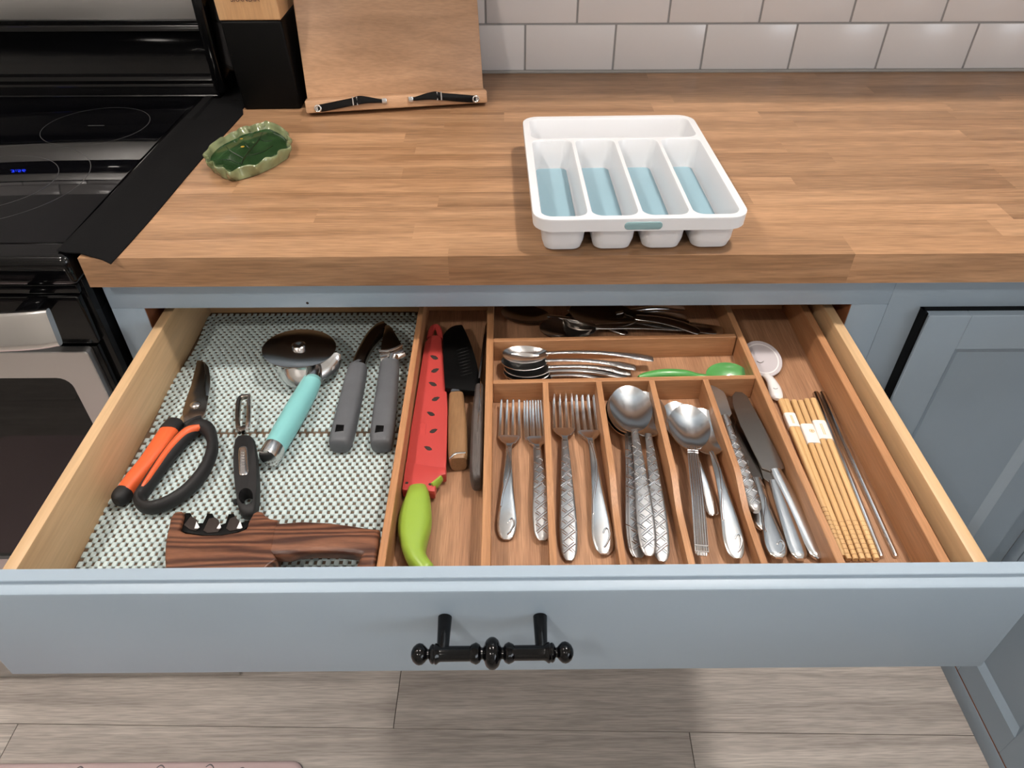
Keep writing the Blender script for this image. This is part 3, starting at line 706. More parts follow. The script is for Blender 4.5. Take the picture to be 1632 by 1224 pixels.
# wings
part('base_board', box(-0.1500, -0.052, YF, YB, DBOT+0.0005, WF), M['bamboo_floor'], og)
part('base_board', box(0.2585, 0.3555, YF, YB, DBOT+0.0005, WF), M['bamboo_floor'], og)
part('base_board', box(-0.056, 0.2585, YF, YB, DBOT+0.0005, CF), M['bamboo_floor'], og)
wall('wing_wall', (-0.1462, YF), (-0.1448, YB)); wall('wing_wall', (0.3515, YF), (0.3525, YB), 0.0095, zt=-0.1185)
wall('wing_end', (-0.142, YB+0.003), (-0.0595, YB+0.003), m='bamboo_x'); wall('wing_end', (0.261, YB+0.003), (0.347, YB+0.003), m='bamboo_x')
wall('wing_end', (-0.142, YF+0.003), (-0.0595, YF+0.003), m='bamboo_x', zt=-0.128); wall('wing_end', (0.261, YF+0.003), (0.347, YF+0.003), m='bamboo_x', zt=-0.128)
# middle box
wall('side_wall', (-0.0535, YF), (-0.0552, YB), 0.0085); wall('side_wall', (0.2612, YF), (0.2520, YB), 0.0078)
wall('end_wall', (-0.050, YB+0.003), (0.248, YB+0.003), m='bamboo_x'); wall('end_wall', (-0.049, YF+0.003), (0.256, YF+0.003), m='bamboo_x', zt=-0.132)
wall('cross_wall', (-0.0505, -0.6335), (0.2490, -0.6270), 0.0068, m='bamboo_x', zb=CF); wall('cross_wall', (-0.0500, -0.7125), (0.2515, -0.7065), 0.0066, m='bamboo_x', zb=CF)
def divider(xb_, xf_, yb_, drop, th=0.0062):
    """low wall whose top dips in an easy curve towards the front"""
    n = 24; bm = bmesh.new(); ya, ye = -0.7125+0.006*(xb_+0.05)/0.3015-0.0036, YF+0.006; A = []; 
    dy = (ye-ya); s = V((0, 0, 0))
    for k in range(n+1):
        t = k/n; y = ya+dy*t; x = xb_+(xf_-xb_)*t
        u_ = min(1, max(0, (y-(-0.845))/(-0.055))); z = OZ-drop*(u_*u_*(3-2*u_))
        A.append([bm.verts.new(p) for p in (V((x-th/2, y, z)), V((x+th/2, y, z)), V((x+th/2, y, CF)), V((x-th/2, y, CF)))])
    for p, q_ in zip(A, A[1:]):
        for k in range(4): bm.faces.new((p[k], p[(k+1) % 4], q_[(k+1) % 4], q_[k]))
    bm.faces.new(A[0][::-1]); bm.faces.new(A[-1])
    return part('divider', bm, M['bamboo'], og)
DIV = []
for (bx_, by_), (fx_, fy_), drop in (((869.0, 608), (882.0, 895), 0.006), ((954.0, 607), (993.0, 895), 0.013), ((1038.5, 606), (1101.5, 894), 0.013), ((1124.5, 605), (1216.5, 893), 0.013)):
    a = PZ(bx_, by_, OZ); f = PZ(fx_, fy_, OZ-drop)
    xf = a.x+(f.x-a.x)*((YF+0.006)-a.y)/(f.y-a.y)
    divider(a.x, xf, -0.7100, drop); DIV.append((a.x, xf))

# ------------------------------------------------------------------ helpers for things lying in the drawer
def PS(rows):
    """rows: (px, py, z, width in px, half thickness)"""
    out = []
    for px, py, z, wpx, ht in rows:
        p = PZ(px, py, z); out.append((*p, wpx/2*mpp(p), ht))
    return out
def OUT(pts, z, ox=0, oy=0, s=1): return [PZ(ox+x/s, oy+y/s, z) for x, y in pts]

# ---- poultry shears
S8 = dict(ox=170, oy=560, s=4.53)
sh = thing('poultry_shears', 'open poultry shears with orange and black handles', 'shears', PZ(290, 700, LZ))
bl = prism(OUT([(652,62),(700,75),(712,150),(700,250),(712,315),(735,320),(715,430),(690,482),(640,500),(590,520),(560,525),(545,440),(575,340),(610,240),(635,140)], -0.152, **S8), 0.0022, 0.0005)
part('upper_blade', bl, M['darksteel'], sh)
bl = prism(OUT([(662,60),(705,75),(735,110),(749,190),(746,260),(735,325),(715,400),(690,470),(560,560),(500,520),(520,490),(560,440),(640,400),(700,310),(672,160)], -0.1555, **S8), 0.0022, 0.0005)
part('lower_blade', bl, M['satin'], sh)
p = PZ(170+640/4.53, 560+388/4.53, -0.152)
part('pivot_screw', lathe([(0, 0.0058), (0.0012, 0.0058), (0.0022, 0.0045), (0.0026, 0.001)], p), M['steel'], sh)
hz = -0.1545
def k8(x, y, z, w_, h): return (170+x/4.53, 560+y/4.53, z, w_/4.53, h)
gl = bpy.data.objects.new('left_grip', None); COL.objects.link(gl); gl.parent = sh
part('grip_cover', sweep(PS([k8(478,545,hz,118,.0075), k8(450,590,hz,140,.009), k8(380,700,hz,142,.010), k8(300,810,hz,130,.0095), k8(200,930,hz,124,.0095), k8(128,1020,hz,112,.009)]), 16, e=2.6), M['orange'], gl, label='orange grip')
part('collar', sweep(PS([k8(505,508,hz,105,.0068), k8(495,522,hz,128,.0082), k8(462,572,hz,146,.0096), k8(455,584,hz,144,.0094)]), 16, e=2.6), M['blackrubber'], gl)
part('end_cap', sweep(PS([k8(135,1010,hz,116,.0092), k8(108,1045,hz,124,.0095), k8(80,1075,hz,100,.0085), k8(66,1090,hz,60,.006)]), 16, e=2.4), M['blackrubber'], gl)
lp = [k8(*t) for t in ((660,545,hz,112,.0085), (725,560,hz,105,.0085), (762,640,hz,78,.0085), (756,740,hz,80,.0085), (690,880,hz,84,.0085), (560,1020,hz,86,.0085), (400,1110,hz,84,.0085), (275,1125,hz,78,.0085),
      (235,1065,hz,78,.0085), (290,975,hz,90,.0085), (390,830,hz,105,.0085), (490,700,hz,112,.0085), (570,610,hz,112,.0085))]
part('loop_grip', sweep(PS(lp), 14, closed=True), M['blackrubber'], sh, label='black looped grip')
oz = hz+0.004
part('grip_inlay', sweep(PS([k8(676,548,oz,34,.004), k8(600,572,oz,66,.0058), k8(530,628,oz,66,.0062), k8(440,735,oz,58,.0062), k8(350,865,oz,50,.006), k8(275,975,oz,40,.005), k8(238,1015,oz,14,.003)]), 12), M['orange'], sh, label='orange stripe on the looped grip')
part('bolster', sweep(PS([k8(570,545,hz,60,.006), k8(640,505,hz,40,.006), k8(690,490,hz,30,.006)]), 10), M['blackrubber'], sh)

# ---- peeler
S7 = dict(ox=340, oy=620, s=5.567)
pe = thing('vegetable_peeler', 'black handled vegetable peeler with a slotted steel head', 'peeler', PZ(390, 740, LZ))
def k7(x, y, z, w_, h): return (340+x/5.567, 620+y/5.567, z, w_/5.567, h)
pz = -0.1545
# handle body with a hanging hole near its end: built as outline minus hole, rounded over
def body_with_hole(outer, hole, zt, th, bev):
    bm = bmesh.new()
    def loops(pts, grow):
        c = sum(pts, V((0, 0, 0)))/len(pts); return [V((c.x+(p.x-c.x)*grow, c.y+(p.y-c.y)*grow, 0)) for p in pts]
    n = len(outer)
    lv = [(0.90, zt), (0.965, zt-bev*0.3), (1.0, zt-bev), (1.0, zt-th+bev), (0.93, zt-th)]
    O = [[V((p.x, p.y, z)) for p in loops(outer, g)] for g, z in lv]
    H = [[V((p.x, p.y, z)) for p in loops(hole, g)] for g, z in ((1.12, zt-th), (1.0, zt-th*0.7), (1.0, zt-bev*0.6), (1.12, zt))]
    rows = O+H
    R = [[bm.verts.new(p) for p in l] for l in rows]
    for A, B in zip(R, R[1:]+R[:1]):
        for k in range(n): bm.faces.new((A[k], A[(k+1) % n], B[(k+1) % n], B[k]))
    return bm
oc = [(275,392),(325,396),(358,430),(372,500),(385,600),(394,700),(396,800),(394,900),(384,1000),(372,1060),(350,1098),(300,1104),(250,1098),(222,1068),(205,1000),(196,930),(184,850),(176,760),(172,670),(172,580),(178,490),(190,430),(220,398)]
hc = []
n_ = len(oc); hcx, hcy = 290, 955
for x, y in oc:
    a = math.atan2(y-hcy, (x-hcx)*2.0); hc.append((hcx+58*math.cos(a), hcy+66*math.sin(a)))
part('handle', body_with_hole(OUT(oc, -0.149, **S7), OUT(hc, -0.149, **S7), -0.1480, 0.0165, 0.006), M['blackrubber'], pe, angle=60)
part('inlay_plate', sweep(PS([k7(262,508,-0.1477,30,.0006), k7(262,528,-0.1475,72,.0010), k7(266,640,-0.1474,78,.0012), k7(270,745,-0.1475,74,.0010), k7(270,766,-0.1477,30,.0006)]), 12), M['steel'], pe, label='polished steel plate in the handle')
for i in range(6):
    part('raised_mark', sweep(PS([k7(247+i, 560+i*25, -0.1460, 8, .0003), k7(276+i, 560+i*25, -0.1460, 8, .0003)]), 6, smooth=False), M['satin'], pe)
part('loop_cord', sweep(PS([k7(250,1010,-0.158,24,.002), k7(215,985,-0.152,24,.002), k7(185,1000,-0.158,24,.002), k7(205,1020,-0.160,24,.002), k7(240,1000,-0.160,22,.002), k7(275,1000,-0.160,20,.002)]), 8), M['blackrubber'], pe, label='knotted black cord end')
hzp = -0.153
part('blade_arm', sweep(PS([k7(270,385,hzp,40,.003), k7(262,365,hzp,110,.003), k7(222,345,hzp,42,.0035), k7(218,220,hzp,44,.0035), k7(228,110,hzp,44,.0035), k7(250,78,hzp,40,.0035), k7(300,66,hzp,36,.003), k7(326,72,hzp,26,.003)]), 10, e=3), M['darksteel'], pe)
part('blade', sweep(PS([k7(330,66,hzp+.003,20,.004), k7(318,110,hzp+.003,36,.0035), k7(316,230,hzp+.003,38,.003), k7(308,330,hzp+.003,40,.003), k7(295,372,hzp+.002,26,.003)]), 10, e=3), M['steel'], pe)

# ---- pizza cutter
pc_ = thing('pizza_cutter', 'pizza cutter with a big steel wheel and a teal handle', 'pizza cutter', PZ(477, 620, LZ))
wz = -0.131; wc_ = PZ(477, 554.5, wz); wr = 57.2*mpp(wc_)
wheel = lathe([(-0.0008, wr*0.55), (-0.0004, wr*0.97), (0, wr), (0.0004, wr*0.97), (0.0008, wr*0.55), (0.0009, 0.004)], wc_, n=64)
TILT = Matrix.Translation(wc_) @ Matrix.Rotation(math.radians(-5), 4, 'X') @ Matrix.Rotation(math.radians(4), 4, 'Y') @ Matrix.Translation(-wc_)
bmesh.ops.transform(wheel, matrix=TILT, verts=wheel.verts)
part('wheel', wheel, M['steel'], pc_)
part('hub', lathe([(0.0008, 0.0085), (0.0042, 0.0085), (0.0052, 0.0070), (0.0050, 0.0040), (0.0040, 0.0)], wc_, n=28), M['steel'], pc_)
S4 = dict(ox=400, oy=500, s=10.2)
up_ = [(340,865),(490,905),(640,890),(790,868),(900,842),(1020,800),(1150,735),(1310,645),(1400,632),(1460,660)]
lo_ = [(400,930),(470,1040),(600,1150),(740,1180),(860,1170),(980,1150),(1100,1095),(1240,1030),(1400,920),(1478,790)]
A = OUT(up_, wz-0.003, **S4); B = OUT([( (a+c)/2, (b+d)/2-14) for (a, b), (c, d) in zip(up_, lo_)], wz-0.010, **S4); Cc = OUT(lo_, wz-0.020, **S4)
bm = bmesh.new(); rows = [[bm.verts.new(p) for p in l] for l in (A, B, Cc, [p-V((0, 0, .0016)) for p in Cc], [p-V((0, 0, .0016)) for p in B], [p-V((0, 0, .0016)) for p in A])]
for p, q_ in zip(rows, rows[1:]+rows[:1]):
    for k in range(len(p)-1): bm.faces.new((p[k], p[k+1], q_[k+1], q_[k]))
part('thumb_guard', bm, M['satin'], pc_, angle=50)
part('neck', sweep(PS([(496,580,-0.139,30,.007), (500,588,-0.141,26,.008), (500,598,-0.143,26,.010), (499,606,-0.144,27,.011)]), 18), M['steel'], pc_)
tz = -0.1495
part('handle', sweep(PS([(501,598,tz+.004,20,.008), (499,603,tz+.003,27,.0105), (490,622,tz,33,.0125), (472,654,tz,36,.0140), (456,682,tz,36,.0140), (441,708,tz,34,.0138), (437,715,tz,33,.0134)]), 22), M['teal'], pc_, label='teal handle')
part('end_cap', sweep(PS([(437.5,714,tz,33.5,.0137), (430.5,727,tz,34,.0140), (427.5,731,tz,32,.0130), (426.5,732.5,tz,24,.0095)]), 22, smooth=False), M['satin'], pc_, label='steel end cap')

# ---- garlic press
gp = thing('garlic_press', 'garlic press with two thick grey rubber handles', 'garlic press', PZ(590, 640, LZ))
gz = -0.1535
def grip(rows, hole):
    g = bpy.data.objects.new('handle', None); COL.objects.link(g); g.parent = gp
    part('grip', sweep(PS(rows), 22, e=2.9), M['greygrip'], g)
    x, y = hole
    part('hanging_hole', prism([PZ(x-7.2, y+5.5, gz+.0128), PZ(x+6.2, y+4.0, gz+.0128), PZ(x+7.4, y-5.0, gz+.0128), PZ(x-5.2, y-5.6, gz+.0128)], 0.0012, 0.0002), M['blackmatte'], g, label='square black hanging hole')
grip([(571.5,586,gz,24,.0085), (570,590,gz,30,.0105), (562,625,gz,34,.0115), (554,660,gz,36,.0120), (547,690,gz,37,.0124), (543,704,gz,36,.0120), (541.5,711,gz,32,.0105), (541,713,gz,22,.007)], (541, 682.0))
grip([(622,578,gz,24,.0085), (621.5,582,gz,30,.0105), (618,615,gz,33,.0115), (614,650,gz,36,.0120), (610,688,gz,38,.0124), (608.5,704,gz,36,.0120), (608,711,gz,32,.0105), (607.8,713,gz,22,.007)], (604.5, 683.0))
part('pressing_arm', sweep(PS([(570,590,gz,24,.007), (574,575,gz+.001,22,.0075), (583,556,gz+.002,22,.008), (595,538,gz+.003,24,.009), (606,526,gz+.004,22,.009), (614,520,gz+.005,16,.007)]), 14, e=2.6), M['darksteel'], gp)
part('basket', prism(OUT([(614,517.5),(620,517.5),(625,522),(640,548),(641,552),(623,559),(606,562),(608,545)], -0.139, 0, 0, 1), 0.020, 0.0012), M['darksteel'], gp)
part('basket_plate', sweep(PS([(606,570,-0.146,8,.009), (624,567,-0.146,9,.009), (641,560,-0.146,9,.009)]), 10, up=V((0, 1, 0.3)), e=3), M['steel'], gp, label='bright ribbed basket face')
part('basket_rim', sweep(PS([(604,559,-0.1385,4,.0015), (622,558,-0.1385,4,.0015), (641,550,-0.1385,4,.0015)]), 8), M['steel'], gp)
part('bridge', sweep(PS([(627,566,-0.146,20,.006), (624,574,-0.149,22,.007), (622,583,-0.152,24,.008)]), 12), M['satin'], gp)

# ---- knife sharpener, lying on its side
ks = thing('knife_sharpener', 'walnut look hand held knife sharpener with three black slots', 'knife sharpener', PZ(400, 870, LZ))
SK = dict(ox=260, oy=800, s=4.533); kz = -0.1275
ol = [(14,470),(10,400),(14,310),(24,240),(38,190),(50,120),(72,80),(100,66),(135,64),(150,80),(140,130),(118,200),(160,222),(280,238),(420,236),(540,215),(600,190),(622,130),(650,80),(680,62),(715,68),(745,100),(775,118),(830,126),(1000,128),(1200,138),(1350,158),(1480,178),(1562,186)]
up = OUT(ol, kz, **SK)
yq = -0.984
inner = [(1555,330),(1530,470)]
rt = OUT(inner, kz, **SK)
nb = OUT([(1385,470),(1415,400),(1430,375),(1380,365),(1250,352),(1100,350),(980,358),(900,378),(820,412),(760,455),(735,480)], kz, **SK)
tail_r = [V((rt[-1].x-0.004, yq, kz)), V((nb[0].x-0.003, yq, kz))]; tail_l = [V((nb[-1].x-0.012, yq, kz)), V((up[0].x+0.004, yq, kz))]
cutx = OUT([(800, 300)], kz, **SK)[0].x
nl = [p for p in up if p.x <= cutx]; nr_ = [p for p in up if p.x > cutx]
part('body', prism(nl+[V((cutx, nb[7].y+.004, kz))]+nb[8:]+tail_l, 0.036, 0.0022, 3), M['walnut'], ks, angle=50)
part('grip', prism([V((cutx-.012, nl[-1].y-.004, kz-.0004))]+[V((p.x, p.y, kz-.0004)) for p in nr_+rt+tail_r+nb[:8]]+[V((cutx-.012, nb[8].y+.006, kz-.0004))], 0.0145, 0.0045, 3), M['walnut'], ks, angle=50)
part('insert', prism(OUT([(100,200),(118,160),(146,95),(160,76),(196,76),(205,95),(222,140),(250,150),(285,150),(300,120),(318,80),(355,80),(365,100),(385,150),(420,160),(450,150),(470,85),(510,82),(520,110),(545,150),(590,140),(622,128),(612,170),(585,200),(520,222),(420,240),(280,240),(170,222)], kz-0.004, **SK), 0.029, 0.0010), M['blackmatte'], ks, label='black slotted insert')
for poly in ([(150,165),(200,100),(245,128),(262,180),(235,206),(190,196)], [(290,205),(330,120),(372,110),(400,128),(420,185),(395,216),(320,222)], [(455,190),(480,120),(515,105),(545,130),(575,180),(545,198),(480,208)]):
    c_ = OUT(poly, kz-0.0030, **SK)
    part('slot', prism(c_, 0.0010, 0.0002), M['dark'], ks, label='dark sharpening slot')
for poly in ([(225,190),(240,140),(262,180),(250,190)], [(385,190),(410,150),(418,182),(405,192)], [(530,190),(556,135),(572,182),(560,190)]):
    part('honing_rod', prism(OUT(poly, kz-0.0018, **SK), 0.0012, 0.0002), M['ceramic'], ks)

# ---- knives in the left wing
S5 = dict(ox=580, oy=480, s=2.783)
bk_ = thing('bread_knife', 'knife in a red plastic sheath with a lime green handle', 'knife', PZ(675, 700, WF))
sz = -0.1425
sheath = OUT([(272,180),(262,230),(246,330),(228,440),(208,560),(190,690),(174,800),(169,832),(180,836),(250,838),(312,842),(318,815),(322,790),(340,770),(362,766),(366,700),(370,600),(372,480),(366,380),(356,280),(348,215),(344,165),(330,150),(300,150)], sz, **S5)
part('sheath', prism(sheath, 0.0095, 0.0014), M['red'], bk_, label='red plastic sheath with leaf shaped slots')
part('sheath_hook', sweep(PS([(580+292/2.783, 480+165/2.783, sz-.004, 10, .003), (580+300/2.783, 480+128/2.783, sz-.004, 10, .003), (580+318/2.783, 480+112/2.783, sz-.004, 10, .003), (580+334/2.783, 480+130/2.783, sz-.004, 10, .003), (580+340/2.783, 480+170/2.783, sz-.004, 10, .003)]), 8), M['red'], bk_)
part('sheath_collar', prism(OUT([(186,712),(174,800),(169,832),(180,837),(250,839),(313,843),(319,815),(323,790),(341,771),(363,767),(365,735),(330,735),(270,726)], sz+0.0014, **S5), 0.012, 0.0010), M['red'], bk_)
for x, y, d in ((312,250,0), (315,308,1), (306,368,0), (318,434,1), (297,500,0), (308,576,1), (285,653,0)):
    f = -1 if d else 1
    lf = [(-19*f, -9), (-8*f, -11), (6*f, -8), (16*f, 0), (17*f, 6), (6*f, 9), (-4*f, 7), (-12*f, 0)]
    part('slot', prism(OUT([(x+a, y+b) for a, b in lf], sz+0.0003, **S5), 0.0011, 0.0002), M['dark'], bk_, label='leaf shaped slot')
for x, y in ((190, 806), (293, 812)):
    part('rivet_hole', lathe([(0, 0.0017), (0.0002, 0.0016)], PZ(580+x/2.783, 480+y/2.783, sz+0.0014), n=10), M['dark'], bk_)
for a, b in (((246,590), (250,545)), ((250,545), (262,537)), ((262,537), (275,545)), ((275,545), (272,590))):
    part('embossed_line', sweep(PS([(580+a[0]/2.783, 480+a[1]/2.783, sz, 1.3, .0003), (580+b[0]/2.783, 480+b[1]/2.783, sz, 1.3, .0003)]), 6, smooth=False), M['red'], bk_)
K2 = lambda x, y, z, w_, h: (600+x/7.2, 740+y/7.2, z, w_/7.2, h)
gz2 = -0.1435
part('handle', sweep(PS([K2(474,285,gz2-.003,225,.0070), K2(474,320,gz2-.002,240,.0095), K2(472,420,gz2,295,.0125), K2(452,560,gz2,362,.013), K2(440,700,gz2,388,.013), K2(432,830,gz2,350,.013), K2(434,960,gz2,285,.0125), K2(462,1080,gz2,230,.012), K2(520,1170,gz2,210,.0115), K2(580,1240,gz2,200,.0105), K2(600,1270,gz2,120,.007)]), 20, e=2.5), M['lime'], bk_, label='lime green contoured handle')
part('finger_guard', sweep(PS([K2(640,260,gz2,60,.006), K2(690,220,gz2,70,.006), K2(745,165,gz2,50,.005)]), 10), M['lime'], bk_)

sk_ = thing('santoku_knife', 'knife in a black blade cover with a brown wooden handle', 'knife', PZ(728, 650, WF))
S6 = dict(ox=640, oy=500, s=6.8); bz_ = -0.1365
cov = [(445,240),(470,200),(500,165),(545,135),(590,120),(640,115),(658,118),(675,150),(705,210),(735,280),(762,350),(790,440),(815,530),(835,620),(848,700),(850,745),(835,840),(700,825),(560,810),(470,800),(462,700),(450,500)]
part('blade_cover', prism(OUT(cov, bz_, **S6), 0.0085, 0.0012), M['blackmatte'], sk_, label='matte black blade cover')
for i in range(9):
    x = 700-6*i; y = 655-34*i
    part('dimple', sweep(PS([(640+(x-55)/6.8, 500+(y+14)/6.8, bz_+.0002, 2.2, .0005), (640+x/6.8, 500+(y-4)/6.8, bz_+.0002, 4.2, .0006), (640+(x+66)/6.8, 500+(y-20)/6.8, bz_+.0002, 2.0, .0005)]), 8), M['blackmatte'], sk_)
E5 = lambda x, y, z, w_, h: (660+x/6.442, 600+y/6.442, z, w_/6.442, h)
hz5 = -0.1455
part('bolster', sweep(PS([E5(436,128,hz5,150,.0085), E5(434,160,hz5,132,.0085), E5(430,200,hz5,125,.0085), E5(432,217,hz5,138,.0090)]), 14, e=4, smooth=False), M['satin'], sk_, label='steel bolster')
part('handle', sweep(PS([E5(436,216,hz5,150,.0095), E5(440,350,hz5,172,.0105), E5(448,560,hz5,196,.0110), E5(452,760,hz5,204,.0112), E5(456,860,hz5,196,.0110), E5(458,900,hz5,160,.0095)]), 16, e=4), M['handlewood'], sk_, label='brown wooden handle')
part('end_stripe', sweep(PS([E5(362,845,hz5+.0108,14,.0004), E5(400,805,hz5+.0110,22,.0004), E5(440,786,hz5+.0110,24,.0004), E5(528,780,hz5+.0108,24,.0004)]), 8), M['steel'], sk_, label='bright steel stripe')

tk = thing('edge_standing_knife', 'dark grey handled knife standing on edge against the divider', 'knife', PZ(760, 700, WF))
tzz = -0.139
part('handle', sweep(PS([E5(672,150,tzz,88,.0120), E5(668,250,tzz,104,.0130), E5(658,420,tzz,124,.0145), E5(650,640,tzz,136,.0155), E5(645,860,tzz,142,.0155), E5(640,1020,tzz,138,.0145), E5(646,1095,tzz,110,.0115), E5(650,1115,tzz,60,.007)]), 16, e=3.2), M['greywood'], tk)
part('tang', sweep(PS([E5(682,70,tzz+.011,14,.003), E5(678,200,tzz+.0125,16,.0012), E5(660,420,tzz+.0146,15,.0006), E5(646,570,tzz+.0154,9,.0003)]), 8), M['satin'], tk)
a_, b_, c_ = PZ(764.5, 625, -0.150), PZ(772, 560, -0.150), PZ(777.5, 512, -0.150)
bm = bmesh.new(); rws = []
for p, h0, h1, t in ((a_, -0.1555, -0.128, .0010), (b_, -0.1560, -0.130, .0009), ((b_+c_)/2, -0.1562, -0.134, .0008), (c_, -0.1560, -0.150, .0005)):
    rws.append([bm.verts.new((p.x+dx, p.y, z)) for dx, z in ((-t, h1), (t, h1), (t*.2, h0), (-t*.2, h0))])
for p, q_ in zip(rws, rws[1:]):
    for k in range(4): bm.faces.new((p[k], p[(k+1) % 4], q_[(k+1) % 4], q_[k]))
bm.faces.new(rws[0][::-1]); bm.faces.new(rws[-1])
part('blade', bm, M['darksteel'], tk)

# ------------------------------------------------------------------ cutlery, built lying along +Y from the handle end
HW = {'woven': ((0, .0030), (.004, .0062), (.012, .0080), (.030, .0086), (.055, .0074), (.085, .0056), (.110, .0043), (.125, .0036)),
      'swirl': ((0, .0035), (.004, .0072), (.012, .0092), (.022, .0096), (.038, .0082), (.060, .0062), (.085, .0046), (.110, .0036), (.125, .0032)),
      'ribbed': ((0, .0045), (.004, .0062), (.010, .0066), (.060, .0062), (.110, .0056), (.125, .0050)),
      'plain': ((0, .0040), (.005, .0075), (.015, .0088), (.040, .0086), (.080, .0075), (.115, .0062), (.125, .0055)),
      'ornate': ((0, .0040), (.002, .0058), (.020, .0062), (.032, .0045), (.060, .0034), (.090, .0028), (.125, .0025)),
      'slim': ((0, .0030), (.003, .0056), (.015, .0066), (.040, .0050), (.070, .0034), (.100, .0028), (.125, .0025))}
HMAT = {'woven': 'woven', 'swirl': 'satin', 'ribbed': 'ribbed', 'plain': 'satin', 'ornate': 'ornate', 'slim': 'steel'}
def handle_part(root, style, Lh, thick=0.0013, arch=0.0055, z_end=0.003, z_neck=0.0105, width=1.0):
    prof = HW[style]; k = Lh/0.125; rows = []
    for s, hw in prof:
        t = s/0.125
        z = z_end+(z_neck-z_end)*t+arch*math.sin(math.pi*t)*0.9
        rows.append((0.0, s*k, z, hw*width, thick if s > 0 else thick*0.7))
    part('handle', sweep(rows, 14, e=2.3, m=4), M[HMAT[style]], root, local=True)
    def zt(t): return z_end+(z_neck-z_end)*t+arch*math.sin(math.pi*t)*0.9+thick
    if style == 'swirl':
        h = lambda x, t: (x, t*Lh, zt(t)-0.0001)
        for nm, pts in (('scroll', [(.0010, .145), (.0030, .175), (.0052, .185), (.0068, .165), (.0070, .130), (.0055, .095), (.0030, .060), (.0005, .040)]),
                        ('scroll', [(-.0062, .30), (-.0048, .42), (-.0020, .52), (.0006, .62), (.0022, .72), (.0024, .80)]),
                        ('scroll', [(-.0012, .58), (.0010, .70), (.0018, .82), (.0004, .93), (-.0012, 1.0)])):
            part(nm, sweep([(*h(x*width, t), 0.0010, 0.0010) for x, t in pts], 6, m=3), M['steel'], root, local=True)
    if style == 'woven':
        lattice(root, lambda y: hw_at(prof, y/k)*width, Lh, lambda y: z_end+(z_neck-z_end)*(y/Lh)+arch*math.sin(math.pi*y/Lh)*0.9, thick, 2.3)
    if style == 'ribbed':
        for t in (0.03, 0.075, 0.93, 0.955):
            hwid = 0.0063 if t < .5 else 0.0054
            part('band', sweep([(-hwid*width, t*Lh, zt(t)-thick*0.7, .0011, .0012), (hwid*width, t*Lh, zt(t)-thick*0.7, .0011, .0012)], 8, smooth=False), M['steel'], root, local=True)
def hw_at(prof, s):
    for (a, ha), (b, hb_) in zip(prof, prof[1:]):
        if a <= s <= b: return ha+(hb_-ha)*(s-a)/(b-a)
    return prof[-1][1] if s > 0 else prof[0][1]
def lattice(root, hwf, Lh, zf, thick, e):
    """raised double lines woven over and under each other across the handle"""
    s = 0.0150; an = math.radians(42); ca, sa = math.cos(an), math.sin(an); out = None
    da, db = V((ca, sa)), V((-ca, sa))
    def surf(x, y):
        h = hwf(y); q = min(0.999, abs(x)/h); return zf(y)+thick*(1-q**e)**(1/e)
    bm = bmesh.new()
    n = int(Lh/s)+3
    for i in range(-3, n*2):
        for j in range(-3, n*2):
            c = da*(s*0.62*i)+db*(s*0.62*j)
            if not (0.004 < c.y < Lh*0.97) or abs(c.x) > hwf(c.y)+0.004: continue
            d = da if (i+j) % 2 == 0 else db; pr = V((-d.y, d.x))
            for o_ in (-0.0010, 0.0010):
                pts = []
                for t in (-0.5, -0.17, 0.17, 0.5):
                    p = c+pr*o_+d*(s*1.0*t)
                    if 0.0025 < p.y < Lh and abs(p.x) < hwf(p.y)*0.97: pts.append((p, 0.00042))
                if len(pts) < 2: continue
                rw = []
                for p, r in pts:
                    z = surf(p.x, p.y); w2 = pr*r
                    rw.append([bm.verts.new((p.x-w2.x*1.8, p.y-w2.y*1.8, z-.0002)), bm.verts.new((p.x-w2.x*.5, p.y-w2.y*.5, z+.0006)), bm.verts.new((p.x+w2.x*.5, p.y+w2.y*.5, z+.0006)), bm.verts.new((p.x+w2.x*1.8, p.y+w2.y*1.8, z-.0002))])
                for A, B in zip(rw, rw[1:]):
                    for k in range(3): bm.faces.new((A[k], A[k+1], B[k+1], B[k]))
    part('lattice', bm, M['steel'], root, local=True, kind='stuff', label='raised woven lattice relief')
def fork_geo(root, style, L, hw=0.0128):
    th = 0.055; hd = 0.026; Lh = L-th-hd+0.004
    handle_part(root, style, Lh)
    zn = 0.0105
    part('head', sweep([(0, Lh-0.004, zn+.0004, .0031, .0013), (0, Lh+0.005, zn-.001, .0040, .0013), (0, Lh+0.012, zn-.0035, .0085, .0011), (0, Lh+0.019, zn-.0056, hw*0.93, .0010), (0, Lh+hd-0.002, zn-.0068, hw, .0010)], 16, e=3, m=4), M['steel'], root, local=True)
    for i in range(4):
        x = (i-1.5)*(hw*2-0.0042)/3
        part('tine', sweep([(x, Lh+hd-0.0035, zn-.0068, .0021, .0010), (x*1.0, Lh+hd+0.015, zn-.0070, .0018, .0010), (x*0.97, Lh+hd+0.035, zn-.0045, .0015, .0009), (x*0.94, L-0.002, zn-.0005, .0011, .0007), (x*0.94, L, zn, .0006, .0004)], 8, e=3, m=3), M['steel'], root, local=True)
